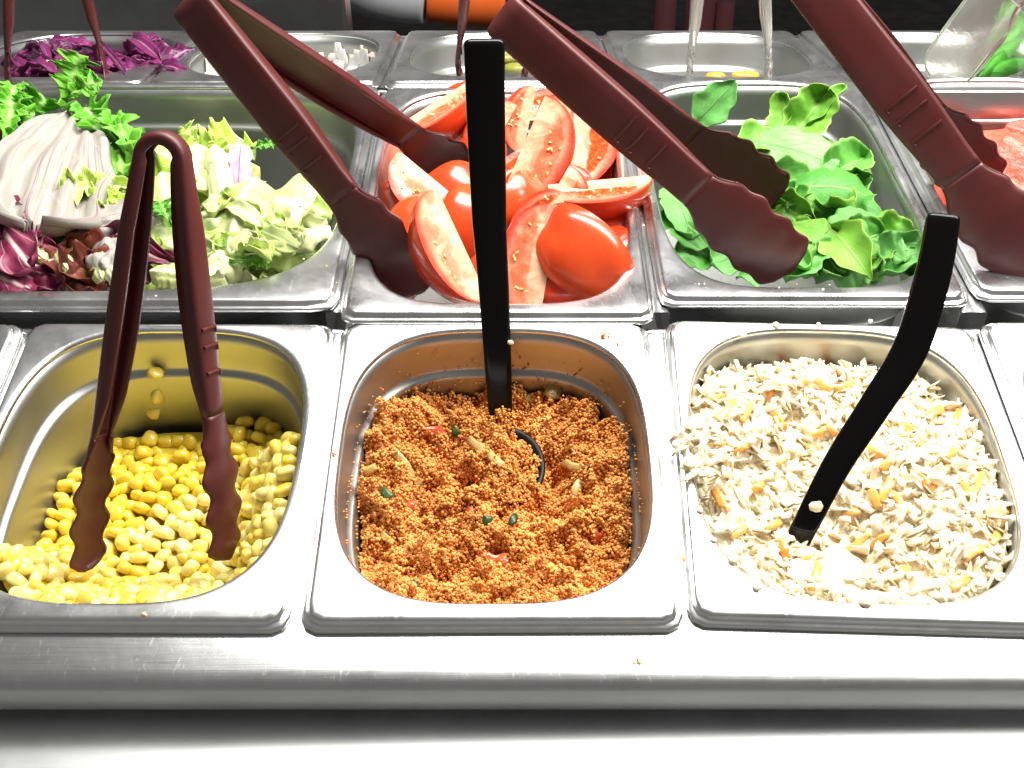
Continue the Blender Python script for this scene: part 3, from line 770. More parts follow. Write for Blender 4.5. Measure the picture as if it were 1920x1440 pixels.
def szone(x, y):
    c = "near the left rim" if x < -42 else "left of the black spoon" if x < -14-0.4*y*0 and y < 20 else "left of centre" if x < -14 else "around the centre" if x < 14 else "right of centre" if x < 42 else "near the right rim"
    r = "at the front" if y < -46 else "in the front half" if y < -12 else "in the middle" if y < 20 else "in the rear half" if y < 52 else "at the back"
    return r+" of the coleslaw, "+c
for i in range(230):
    x, y = slaw_pt(1.5)
    o = instance("cabbage_shred", SH[i % 8], slaw_M(x, y, rnd.uniform(0.3, 2.0), 0.45, rnd.uniform(.8, 1.25)))
    tag(o, "white cabbage shred "+szone(x, y), "cabbage shred", "white cabbage shreds on the coleslaw")
CA = [(1475, 690, 14, 20), (1600, 672, 28, 12), (1590, 722, 34, 12), (1545, 722, 20, 12), (1362, 770, 24, 24), (1400, 772, 12, 22), (1462, 790, 12, 20), (1340, 748, 24, 10), (1540, 810, 20, 12), (1560, 808, 18, 12),
      (1475, 858, 24, 16), (1390, 842, 16, 10), (1345, 830, 16, 8), (1800, 768, 12, 34), (1752, 772, 18, 10), (1640, 848, 30, 16), (1665, 868, 16, 18), (1660, 920, 16, 28), (1690, 945, 20, 26), (1765, 890, 24, 20), (1835, 905, 10, 30), (1810, 912, 14, 22),
      (1605, 1020, 30, 26), (1650, 1012, 22, 18), (1640, 935, 10, 22), (1595, 962, 24, 8), (1530, 1075, 10, 44), (1468, 1030, 12, 24), (1510, 1050, 14, 8), (1825, 1035, 30, 20), (1700, 1075, 12, 14), (1800, 1095, 20, 14), (1885, 958, 14, 8), (1350, 935, 14, 24), (1385, 998, 18, 14), (1450, 985, 20, 12),
      (1735, 905, 24, 18), (1500, 722, 14, 10), (1448, 730, 12, 16), (1560, 690, 10, 8), (1785, 850, 12, 12), (1865, 1010, 8, 14), (1700, 800, 14, 8), (1420, 915, 12, 10)]
for i, (x, y, wx, wy) in enumerate(CA):
    a = math.atan2(wy, wx)*(1 if i % 3 else -1)
    L = math.hypot(wx, wy)*0.68+3
    strip_piece("carrot_shred", spx(x-L*math.cos(a), y+L*math.sin(a), 3.3), spx(x+L*math.cos(a), y-L*math.sin(a), 3.3), rnd.uniform(2.8, 4.4), M_CARR,
                "orange carrot shred "+("at the front of" if y > 1000 else "left of the black spoon in" if x < 1530-(y-800)*0.3 and y < 1000 else "behind the spoon in" if y < 760 else "right of the black spoon in")+" the coleslaw", "carrot shred", "orange carrot shreds in the coleslaw", arch=1.2, seed=i, th=0.7)
# dressing pool at the front of the coleslaw
def blob(name, ctr, rx, ry, mat, label, cat, seed, row='front', th=2.0, Mrow=None, group=None):
    vs = []; n = 40; rings = 7
    for i in range(rings):
        r = i/(rings-1)
        for k in range(n):
            a = 2*math.pi*k/n; w = 1+0.28*noise.noise((math.cos(a)*1.3+seed, math.sin(a)*1.3, seed))+0.12*noise.noise((math.cos(a)*4, math.sin(a)*4+seed, 3))
            vs.append((rx*r*w*math.cos(a)/1000, ry*r*w*math.sin(a)/1000, th*(1-r**2.5)/1000))
    o = mesh(name, vs, grid_faces(rings, n, closed=True), mat, M=Matrix.Translation(ctr) @ (Mrow or rowm(row).to_3x3().to_4x4()))
    return tag(o, label, cat, group)
blob("dressing_pool", spx(1558, 1080, 1.2), 18, 13, M_CREAM, "smooth pool of creamy dressing at the front of the coleslaw", "dressing", 4, th=2.6)
blob("dressing_pool", spx(1562, 1024, 0.8), 12, 9, M_CREAM, "small dressing patch where the black spoon enters the coleslaw", "dressing", 9, th=2.4)
for i, (x, y, s, l) in enumerate(((1420, 1098, 2.6, "white slaw drip on the front left rim of the coleslaw pan"), (1622, 1128, 2.8, "larger white slaw drip hanging at the coleslaw pan's front rim"), (1375, 1048, 2.6, "white slaw bit on the pan's left front corner"), (1338, 1012, 1.6, "small white drip left of the coleslaw"), (1690, 1118, 1.6, "small white drip at the coleslaw pan's front rim right of the larger one"),
                                (1312, 955, 1.8, "white dressing drip on the left rim of the coleslaw pan"), (1272, 832, 3.4, "white shred hanging over the left edge of the coleslaw pan"), (1395, 628, 1.8, "yellowish slaw bit at the back left rim of the coleslaw pan"), (1455, 609, 2.0, "slaw bit on the back rim of the coleslaw pan"), (1535, 608, 1.4, "small slaw bit on the back rim, middle of the coleslaw pan"), (1632, 602, 1.4, "pale bit on the rail behind the coleslaw pan"), (1660, 618, 1.2, "pale bit at the back rim beside the curved spoon"))):
    crumb("slaw_crumb", x, y, 'front', s, M_SLAWO, l, "crumb", 0.0, i, "stray slaw bits on the rims", 0.5)
for i in range(46):
    x, y = rnd.uniform(1268, 1345), rnd.uniform(790, 900)
    if y < 760+ (1330-x)*0.2: continue
    P = px(x, y, 'front', rnd.uniform(0.8, 3.5)); M = Matrix.Translation(P) @ rot_rand() @ Matrix.Scale(rnd.uniform(.5, .9), 4)
    tag(instance("cabbage_shred", SH[i % 8], M), "cabbage shred spilling over the coleslaw pan's left rim, "+("nearest the couscous pan" if x < 1290 else "on the flange" if x < 1318 else "at the pan opening")+(", farther back" if y < 845 else ", nearer the front"), "cabbage shred", "cabbage shreds spilled over the rim")
tag(crumb("slaw_flake", 1530, 952, 'front', 3.2, M_SLAWO, "white slaw flake stuck on the lower black spoon handle", "crumb", 0.0, 3, None, 0.3)).matrix_world = Matrix.Translation(pd(1530, 950, d2+(0.462-d2)*0.07-0.003)) @ Matrix.Rotation(R(50), 4, "X")
fl2 = crumb("slaw_flake", 960, 642, 'front', 1.5, M_SLAWO, "small white flake stuck on the straight black spoon handle", "crumb", 16.0, 5, None, 0.35)
fl2.matrix_world = Matrix.Translation(pd(957, 642, d1-(d1-0.492)*143/701-0.0032)) @ Matrix.Rotation(R(60), 4, "X")

# dried specks on the rims of the middle row
r9 = random.Random(99)
for i in range(20):
    x, y = r9.choice(((r9.uniform(560, 640), r9.uniform(470, 560)), (r9.uniform(655, 690), r9.uniform(300, 540)), (r9.uniform(1190, 1215), r9.uniform(330, 540)), (r9.uniform(1250, 1800), r9.uniform(530, 543)), (r9.uniform(30, 500), r9.uniform(545, 555))))
    crumb("food_speck", x, y, 'mid', r9.uniform(0.35, 0.8), r9.choice((M_SLAWO, M_ONION)), "tiny dried pale speck on the steel rim, %s" % ("front of the rocket pan" if x > 1240 else "left rim of the tomato pan" if 650 < x < 700 else "right rim of the tomato pan" if x > 1100 else "front rim of the wide salad pan" if x < 520 else "right front corner of the wide salad pan"), "food speck", 0.0, i, "dried specks on the rims", 0.4)
# ------------------------------------------------------------------ tomato wedges
rnd = random.Random(21)
def tom_skin():
    t = NT("tomato_skin"); f = t.noise(70, 3); oi = t.node('ShaderNodeObjectInfo').outputs['Random']
    k = t.math('ADD', t.math('MULTIPLY', f, 0.6), t.math('MULTIPLY', oi, 0.4))
    t.base(t.ramp(k, [(0.25, (0.59, 0.033, 0.010)), (0.75, (0.73, 0.080, 0.014))]))
    t.set(Roughness=0.24); t.b.inputs['Subsurface Weight'].default_value = 0.25; t.b.inputs['Subsurface Radius'].default_value = (0.006, 0.0015, 0.0005)
    t.b.inputs['Coat Weight'].default_value = 0.35; t.b.inputs['Coat Roughness'].default_value = 0.12
    t.bump(t.noise(140, 3), 0.08, 0.0008); return t.m
def tom_flesh():
    t = NT("tomato_flesh"); uv = t.coord('UV'); sx = t.node('ShaderNodeSeparateXYZ'); t.link(uv, sx.inputs[0]); u, v = sx.outputs[0], sx.outputs[1]
    n1 = t.noise(110, 4); 
    n3 = t.noise(420, 3)
    vv = t.math('ADD', v, t.math('MULTIPLY', t.math('SUBTRACT', n1, 0.5), 0.22))
    col = t.ramp(vv, [(0.02, (0.80, 0.37, 0.22)), (0.25, (0.79, 0.31, 0.18)), (0.5, (0.76, 0.24, 0.13)), (0.80, (0.74, 0.18, 0.10)), (0.97, (0.62, 0.05, 0.018))])
    # gel pockets
    du = t.math('ABSOLUTE', t.math('SUBTRACT', u, 0.5)); dv = t.math('ABSOLUTE', t.math('SUBTRACT', v, 0.58))
    e = t.math('ADD', t.math('POWER', t.math('DIVIDE', du, 0.30), 2.0), t.math('POWER', t.math('DIVIDE', dv, 0.22), 2.0))
    e = t.math('ADD', e, t.math('MULTIPLY', t.math('SUBTRACT', n1, 0.5), 1.6))
    m = t.ramp(e, [(0.55, 1.0), (1.35, 0.0)])
    gel = t.ramp(n3, [(0.35, (0.50, 0.035, 0.010)), (0.6, (0.72, 0.12, 0.022)), (0.8, (0.82, 0.34, 0.08))])
    a = t.node('ShaderNodeObjectInfo').outputs['Random']
    m2 = t.math('MULTIPLY', m, t.ramp(a, [(0.25, 0.15), (0.45, 1.0)]))
    pale = t.ramp(t.noise(55, 3, dist=1.2), [(0.46, 0.0), (0.62, 0.9)])
    col = t.mix(t.math('MULTIPLY', pale, t.ramp(v, [(0.6, 1.0), (0.9, 0.0)])), col, (0.86, 0.60, 0.38))
    t.base(t.mix(m2, col, gel))
    t.link(t.ramp(m2, [(0, 0.34), (1, 0.12)]), t.b.inputs['Roughness'])
    t.b.inputs['Subsurface Weight'].default_value = 0.35; t.b.inputs['Subsurface Radius'].default_value = (0.007, 0.003, 0.0015)
    t.b.inputs['Coat Weight'].default_value = 0.3; t.b.inputs['Coat Roughness'].default_value = 0.15
    t.bump(t.math('ADD', t.noise(260, 4), t.math('MULTIPLY', m2, -0.8)), 0.35, 0.0012); return t.m
M_TSK, M_TFL = tom_skin(), tom_flesh()
M_SEED = food_mat("tomato_seed", (0.74, 0.50, 0.16), (0.80, 0.62, 0.30), 200, 0.25, 0.3, coat=0.4)
def wedge(P, Rm, alpha, tilt, gam, label, half=46, seed=0, sx=1.12, seeds=True):
    """tomato wedge: lengthwise axis at angle alpha in the view, skin turned by gam about it (0 = skin to the viewer)"""
    r = random.Random(seed); A = (CR*math.cos(R(alpha))+CU*math.sin(R(alpha)))*math.cos(R(tilt))+CB*math.sin(R(tilt)); A.normalize()
    z0 = (CB-A*CB.dot(A)).normalized(); y0 = z0.cross(A)
    Z = z0*math.cos(R(gam))+y0*math.sin(R(gam)); Y = Z.cross(A)
    M = Matrix((A, Y, Z)).transposed().to_4x4(); M.translation = P
    e = empty("tomato_wedge", M=M); tag(e, label, "tomato wedge", "tomato wedges in the centre pan")
    nt, nf = 26, 18; h = R(half); off = Vector((0, 0, -Rm*0.42))   # centre the wedge on its body
    def rad(t, f): return Rm*(1+0.05*noise.noise((math.cos(t)*1.5+seed, math.sin(t)*math.sin(f)*1.5, seed*.7)))*(1-0.03*math.cos(5*f))
    vs, uv = [], []
    for i in range(nt):
        t = math.pi*i/(nt-1)
        for j in range(nf):
            f = -h+2*h*j/(nf-1); q = rad(t, f); ro = q*max(0.02, math.sin(t))**0.86
            vs.append(((-q*sx*math.cos(t))/1000, ro*math.sin(f)/1000, (ro*math.cos(f)+off.z)/1000)); uv.append((i/(nt-1), j/(nf-1)))
    mesh("skin", vs, grid_faces(nt, nf, flip=True), M_TSK, parent=e, uv=uv)
    vs, uv, fs = [], [], []; nk = 14
    for s in (-1, 1):
        b = len(vs); cut = Vector((0, s*math.cos(h), -math.sin(h)))
        for i in range(nt):
            t = math.pi*i/(nt-1)
            for j in range(nk):
                k = j/(nk-1); q = rad(t, s*h); ro = q*max(0.02, math.sin(t))**0.86*k
                p = Vector((-q*sx*math.cos(t), ro*math.sin(s*h), ro*math.cos(h)))
                u_ = i/(nt-1); dent = 1.6*math.exp(-((u_-0.5)/0.22)**2-((k-0.58)/0.17)**2)*(0.5+r.random()*0.25) - 0.5*noise.noise((p.x*.12+seed, p.z*.12, s*4.0))
                if 0 < j < nk-1 and 0 < i < nt-1: p -= cut*dent
                p.z += off.z
                vs.append(p/1000); uv.append((u_, k))
        fs += [tuple(i+b for i in f) for f in grid_faces(nt, nk, flip=(s < 0))]
    mesh("flesh", vs, fs, M_TFL, parent=e, uv=uv)
    if seeds:
        v, f = ico(1); vs, fs = [], []
        for s in (-1, 1):
            cut = Vector((0, s*math.cos(h), -math.sin(h)))
            for q in range(9):
                u_ = r.uniform(0.28, 0.72); k = r.choice((r.uniform(.42, .5), r.uniform(.66, .76), r.uniform(.5, .7)))
                t = math.pi*u_; ro = Rm*math.sin(t)**0.86*k
                p = Vector((-Rm*sx*math.cos(t), ro*math.sin(s*h), ro*math.cos(h)+off.z)) - cut*0.55
                rm = rot_rand(r).to_3x3(); b = len(vs)
                vs += [(p+rm @ Vector((x*1.7, y*1.1, z*0.6)))/1000 for x, y, z in v]; fs += [tuple(i+b for i in w) for w in f]
        tag(mesh("seed_cluster", vs, fs, M_SEED, parent=e), kind='stuff')
    return e
TW = "tomato wedge "
TOM = [  # x, y, h, R, alpha, tilt, gamma, label
 (830, 222, 4, 35, 32, 0, -82, "big tomato wedge at the pan's back left with pale cut face on top"),
 (972, 222, 2, 23, 78, 10, 108, "round pale cut tomato half showing right behind the black handle"),
 (1030, 212, -4, 24, 5, 0, 140, "pale tomato piece at the back edge between the black handle and the seedy wedge"),
 (1012, 296, 12, 36, 66, 8, -112, "big central tomato wedge with broad salmon cut face and pointed top"),
 (1096, 258, 6, 35, 84, 0, -138, "tomato wedge with open seed pocket at the pan's right back"),
 (1128, 372, 4, 32, 4, 8, -84, "tomato wedge at the right rim with pale cut top and red skin below"),
 (1090, 474, 8, 34, -42, 6, -12, "large glossy tomato wedge showing red skin at the front right"),
 (994, 486, 4, 33, 80, 0, 112, "pale yellowish tomato wedge right of the black handle at the front"),
 (828, 472, 13, 35, -65, 5, -80, "large front left tomato wedge, red skin left and juicy cut face right"),
 (800, 362, -2, 29, -40, 5, -122, "pale pink cut tomato piece behind the tongs' front paddle"),
 (848, 356, -4, 25, 20, 0, 20, "orange red tomato wedge left of the handle below the far paddle"),
 (872, 428, -3, 28, 80, 0, 10, "orange skinned tomato wedge tucked behind the black handle"),
 (1020, 366, -8, 30, -12, 0, 30, "dark red tomato wedge lying under the big central one"),
 (966, 392, -6, 26, 60, 0, -25, "red skinned tomato wedge hugging the handle's right side"),
 (855, 262, -8, 20, 10, 0, 120, "small tomato end peeping left of the handle under the big back wedge"),
 (730, 490, -16, 27, -60, 0, 20, "orange tomato sliver against the pan's left front wall"),
 (1048, 400, -5, 28, 60, 0, -120, "pale wedge tip between the glossy wedge and the right rim wedge"),
 (1140, 300, -14, 26, 90, 0, 20, "tomato wedge pressed against the right wall behind the tongs"),
 (1140, 440, -14, 26, 70, 0, 10, "tomato wedge low at the right wall beside the glossy one"),
 (760, 300, -18, 28, 40, 0, 20, "shaded tomato wedge low on the left under the tongs"),
 (900, 320, -16, 30, 80, 0, 10, "tomato wedge hidden mostly by the black handle"),
 (950, 520, -10, 28, 10, 0, 15, "tomato wedge low at the front wall under the pale one"),
 (880, 200, -10, 28, 20, 0, 20, "tomato wedge behind the top of the black handle"),
 (745, 400, -22, 28, 60, 0, 10, "shaded tomato wedge low by the left wall"),
 (912, 250, -2, 26, 60, 0, 110, "pink cut tomato wedge half hidden right of the handle's top"),
 (1075, 215, -2, 24, -20, 0, 120, "pale tomato wedge at the back under the tongs arm"),
 (985, 330, -4, 24, 20, 0, 150, "pale pink wedge tip between the handle and the dark red wedge"),
 (1010, 420, -4, 24, 50, 0, 135, "pale wedge point right of the handle above the yellowish one"),
 (1150, 500, -14, 26, 80, 0, 30, "tomato wedge low in the pan's right front corner"),
 (770, 440, -12, 26, 70, 0, 20, "tomato wedge under the tongs' front paddle"),
 (1062, 528, -9, 26, 0, 0, 15, "tomato wedge low at the front wall under the glossy one"),
 (1060, 330, -14, 28, 0, 0, 40, "tomato wedge low in the middle beneath the seedy wedge"),
]
for i, (x, y, h, Rm, al, ti, ga, l) in enumerate(TOM):
    wedge(px(x, y, 'mid', h-6), Rm*0.83, al, ti, ga, l, seed=i, half=(46 if i not in (3, 7, 8) else 40), seeds=True)

# watermelon pieces (right pan)
def melon():
    t = NT("watermelon_flesh"); f = t.noise(90, 5); g = t.noise(500, 3)
    t.base(t.ramp(t.math('ADD', t.math('MULTIPLY', f, .7), t.math('MULTIPLY', g, .3)), [(0.3, (0.70, 0.045, 0.025)), (0.6, (0.80, 0.13, 0.075)), (0.8, (0.84, 0.30, 0.20))]))
    t.set(Roughness=0.3); t.b.inputs['Subsurface Weight'].default_value = 0.35; t.b.inputs['Subsurface Radius'].default_value = (0.006, 0.002, 0.001)
    t.bump(t.noise(300, 4), 0.6, 0.0015); return t.m
M_MEL = melon()
def chunk(x, y, h, sz, rotm, label, seed, mat=None, name="watermelon_piece", cat="watermelon", grp="watermelon pieces in the right pan"):
    bm = bmesh.new(); bmesh.ops.create_cube(bm, size=1.0); bmesh.ops.subdivide_edges(bm, edges=bm.edges[:], cuts=7, use_grid_fill=True)
    for v in bm.verts:
        c = v.co; t = (c.z+.5); c.x *= (1.0-0.62*t); 
        k = 0.05*noise.noise((c.x*3+seed, c.y*3, c.z*3))+0.02*noise.noise((c.x*9+seed, c.y*9, c.z*9)); n = Vector(c).normalized(); v.co = Vector((c.x*sz[0], c.y*sz[1], c.z*sz[2]))/1000+n*k*sz[0]/1000
    me = bpy.data.meshes.new(name); bm.to_mesh(me); bm.free(); me.polygons.foreach_set("use_smooth", [True]*len(me.polygons)); me.materials.append(mat or M_MEL)
    o = bpy.data.objects.new(name, me); COL.objects.link(o); o.matrix_world = Matrix.Translation(px(x, y, 'mid', h)) @ Matrix.Rotation(R(rotm[2]), 4, 'Z') @ Matrix.Rotation(R(rotm[1]), 4, 'Y') @ Matrix.Rotation(R(rotm[0]), 4, 'X')
    bevel(o, 0.002, 2); return tag(o, label, cat, grp)
chunk(1915, 345, -8, (46, 50, 40), (10, 20, 30), "watermelon piece at the right edge with a pointed ridge", 1)
chunk(1850, 325, -24, (58, 60, 34), (0, -14, -20), "watermelon piece lying flat beside the far tongs paddle", 2)
chunk(1918, 425, -16, (44, 50, 44), (20, -20, 60), "watermelon piece low at the right edge below the pointed one", 3)
chunk(1830, 400, -48, (56, 60, 34), (0, 6, 10), "watermelon piece in the shade under the tongs", 4)
chunk(1960, 300, -40, (60, 60, 40), (0, 6, 50), "watermelon piece cut off by the right photo edge", 5)

# ------------------------------------------------------------------ leaves
def leaf_mat(name, blade0, blade1, vein, vs=0.7, midw=0.05, veinf=60, rim=None, rough=0.5, bump=0.6, trans=0.25, streak=None):
    t = NT(name); uv = t.coord('UV'); sx = t.node('ShaderNodeSeparateXYZ'); t.link(uv, sx.inputs[0]); u, v = sx.outputs[0], sx.outputs[1]
    n1 = t.noise(60, 4); n2 = t.noise(500, 3); oi = t.node('ShaderNodeObjectInfo').outputs['Random']
    k = t.math('ADD', t.math('MULTIPLY', n1, 0.6), t.math('MULTIPLY', oi, 0.4))
    col = t.ramp(k, [(0.25, blade0), (0.75, blade1)])
    dv = t.math('ABSOLUTE', t.math('SUBTRACT', v, 0.5))
    wob = t.math('MULTIPLY', t.math('SUBTRACT', n1, 0.5), 0.10)
    mid = t.ramp(t.math('ADD', dv, wob if streak else 0.0), [(midw*0.4, 1.0), (midw*1.3+0.004, 0.0)])
    ph = t.math('ADD', t.math('SUBTRACT', t.math('MULTIPLY', dv, 1.1), u), wob)
    sv = t.ramp(t.math('ABSOLUTE', t.math('SINE', t.math('MULTIPLY', ph, veinf))), [(0.0, 1.0), (0.16, 0.0)])
    vein_m = t.math('MAXIMUM', mid, t.math('MULTIPLY', sv, 0.55))
    if streak:   # radicchio: white ribs fanning to purple ends
        c0, amt = streak
        sn = t.noise(1.0, 5, vec=t.vec(uv, (2.0, 20, 1)), dist=0.5)
        f = t.math('ADD', t.math('ADD', t.math('MULTIPLY', u, amt), t.math('MULTIPLY', dv, 0.55)), t.math('MULTIPLY', sn, 1.25))
        pm = t.ramp(f, [(1.00, 0.0), (1.46, 1.0)])
        ln = t.ramp(t.noise(1.0, 4, vec=t.vec(uv, (1.6, 46, 1)), dist=0.8), [(0.52, 0.0), (0.66, 0.7)])
        pm = t.math('MAXIMUM', pm, t.math('MULTIPLY', ln, t.ramp(u, [(0.10, 0.35), (0.55, 1.0)])))
        col = t.mix(pm, c0, col)
    col = t.mix(t.math('MULTIPLY', vein_m, vs), col, vein)
    if rim:
        ed = t.ramp(t.math('MULTIPLY', dv, 2.0), [(0.93, 0.0), (0.985, 1.0)]); col = t.mix(t.math('MULTIPLY', ed, 0.4), col, rim)
    t.base(col); t.set(Roughness=rough)
    t.b.inputs['Subsurface Weight'].default_value = trans*0.0; t.b.inputs['Subsurface Radius'].default_value = (0.002, 0.003, 0.001)
    t.b.inputs['Specular IOR Level'].default_value = 0.35
    h = t.math('ADD', t.math('MULTIPLY', vein_m, 0.6), t.math('MULTIPLY', n2, 0.4))
    t.bump(h, bump, 0.0008); return t.m
M_ROC = leaf_mat("rocket_leaf", (0.04, 0.19, 0.02), (0.12, 0.37, 0.055), (0.30, 0.58, 0.16), 0.45, 0.025, 26, rim=(0.34, 0.56, 0.10))
M_ROCP = leaf_mat("rocket_leaf_pale", (0.10, 0.32, 0.065), (0.20, 0.48, 0.13), (0.08, 0.30, 0.05), 0.4, 0.02, 22)
M_ROCY = leaf_mat("rocket_leaf_yellowed", (0.09, 0.28, 0.028), (0.20, 0.44, 0.05), (0.30, 0.52, 0.12), 0.5, 0.03, 24, rim=(0.46, 0.56, 0.12))
M_FRI = leaf_mat("frisee_leaf", (0.07, 0.30, 0.015), (0.19, 0.52, 0.04), (0.42, 0.68, 0.22), 0.7, 0.10, 18)
M_FRIY = leaf_mat("frisee_heart", (0.40, 0.58, 0.06), (0.62, 0.76, 0.22), (0.80, 0.86, 0.48), 0.7, 0.12, 18)
M_ICE = leaf_mat("iceberg_leaf", (0.58, 0.64, 0.22), (0.76, 0.79, 0.46), (0.85, 0.88, 0.66), 0.6, 0.07, 16, trans=0.4, bump=0.5)
M_ICEG = leaf_mat("iceberg_outer_leaf", (0.42, 0.58, 0.13), (0.62, 0.72, 0.28), (0.82, 0.86, 0.58), 0.6, 0.07, 16, trans=0.4, bump=0.5)
M_RAD = leaf_mat("radicchio_rib_leaf", (0.16, 0.035, 0.085), (0.27, 0.10, 0.17), (0.48, 0.44, 0.40), 0.35, 0.035, 9, streak=((0.36, 0.335, 0.29), 0.92), bump=0.5)
M_RADD = leaf_mat("radicchio_dark_leaf", (0.13, 0.010, 0.035), (0.27, 0.035, 0.09), (0.72, 0.55, 0.52), 0.9, 0.045, 8, bump=0.5)
M_RADV = leaf_mat("radicchio_veined_leaf", (0.50, 0.28, 0.40), (0.62, 0.42, 0.52), (0.18, 0.03, 0.11), 0.9, 0.02, 30, bump=0.4)
M_LOL = leaf_mat("lollo_rosso_leaf", (0.07, 0.010, 0.010), (0.17, 0.035, 0.018), (0.26, 0.20, 0.05), 0.6, 0.06, 20, bump=0.5)
M_SPR = leaf_mat("spring_onion_leaf", (0.035, 0.26, 0.02), (0.12, 0.46, 0.05), (0.22, 0.56, 0.12), 0.3, 0.02, 4, rough=0.25)
def o_rocket(t, r):
    if t < 0.12: return 0.07
    s = (t-0.12)/0.88; return (0.10+0.95*math.sin(math.pi*min(1, s**0.75*0.98+0.02))**0.75)*(1+0.10*math.sin(17*s+r))
def o_round(t, r): return (max(0.0, 1-abs(2*t-1.0)**2.4))**0.5*(1+0.07*math.sin(15*t+r)+0.05*math.sin(31*t+2*r))
def o_fan(t, r): return (0.22+0.80*smoothstep(0, 0.55, np.float64(t)))*(max(0.02, 1-max(0, (t-0.86)/0.14)**2))**0.5*(1+0.05*math.sin(19*t+r))
def o_fan0(t, r): return (0.30+0.75*smoothstep(0, 0.75, np.float64(t)))*(max(0.0, 1-max(0, (t-0.72)/0.28)**2.6))**0.6*(1+0.06*math.sin(19*t+r))
def o_sheet(t, r): return (max(0.0, 1-abs(2*t-1)**5))**0.5*(1+0.12*math.sin(9*t+r)+0.08*math.sin(23*t+1.7*r))
def o_frisee(t, r): return (0.14+0.38*smoothstep(0.15, 0.5, np.float64(t))+smoothstep(0.2, 0.55, np.float64(t))*(0.16*math.sin(2*math.pi*4.5*t+r)+0.13*math.sin(2*math.pi*9*t+2*r)+0.09*math.sin(2*math.pi*17*t)))*(1.15 if t < .93 else 0.8)
def o_frisee0(t, r): return (0.13+0.10*t+(0.92-0.3*abs(t-.65))*max(0, math.sin(2*math.pi*(5.5*t)+r))**1.4*smoothstep(0.22, 0.55, np.float64(t)))*(1 if t < .96 else .5)
def o_blade(t, r): return (max(0.0, 1-abs(2*t-1)**3))**0.7
OUT = dict(rocket=o_rocket, round=o_round, fan=o_fan, sheet=o_sheet, frisee=o_frisee, blade=o_blade)
def leaf(name, P0, P1, w, mat, label, cat, group, roll=0.0, bend=0.1, cup=0.15, wave=0.12, wf=2.2, outline='round', seed=0, th=0.45, nu=26, nv=11, facing=None, jag=0.0, curl=0.0, corr=0.0):
    P0, P1 = Vector(P0), Vector(P1); d = P1-P0; L = d.length; d.normalize()
    up = facing or ((C0-P0).normalized()*0.55+Vector((0, 0, 1))*0.45)
    up = (up-d*up.dot(d)).normalized(); up = Matrix.Rotation(R(roll), 3, d) @ up; sd = d.cross(up)
    r = random.Random(seed); ph = r.uniform(0, 6.28); fo = OUT[outline]; W = w/2000; vs, uv = [], []
    if outline == 'frisee': nu, nv = 64, 11; wave = wave*1.2
    for i in range(nu):
        t = i/(nu-1); hw = W*max(0.02, fo(t, ph)); hw2 = W*max(0.02, fo(t, ph+1.1))
        for j in range(nv):
            v = -1+2*j/(nv-1); k = hw if v > 0 else hw2
            wv = wave*W*(noise.noise((t*wf*1.6+seed*3.1, v*wf*0.8, seed*.37))*1.5 + abs(v)**1.5*math.sin(t*wf*7+ph+(2 if v > 0 else 0))*0.8)
            wv += wave*W*0.45*noise.noise((t*9+seed, v*5, seed*.91))
            z = bend*L*math.sin(math.pi*t)-curl*L*t*t + cup*W*(v*v)*2 + wv
            ex = 1+jag*r.uniform(-1, 1)*(abs(v) > .95)
            along = t*L + (abs(v)*k*0.18 if outline == 'frisee' else 0)
            if corr: z += corr*W*math.sin(v*13+1.5*noise.noise((t*2, v, seed)))*(0.25+t)*0.12
            vs.append(d*along+sd*(v*k*ex)+up*z); uv.append((t, j/(nv-1)))
    o = mesh(name, vs, grid_faces(nu, nv), mat, M=Matrix.Translation(P0), uv=uv); solid(o, th/1000, 0)
    return tag(o, label, cat, group)
RG = "rocket leaves in the right middle pan"
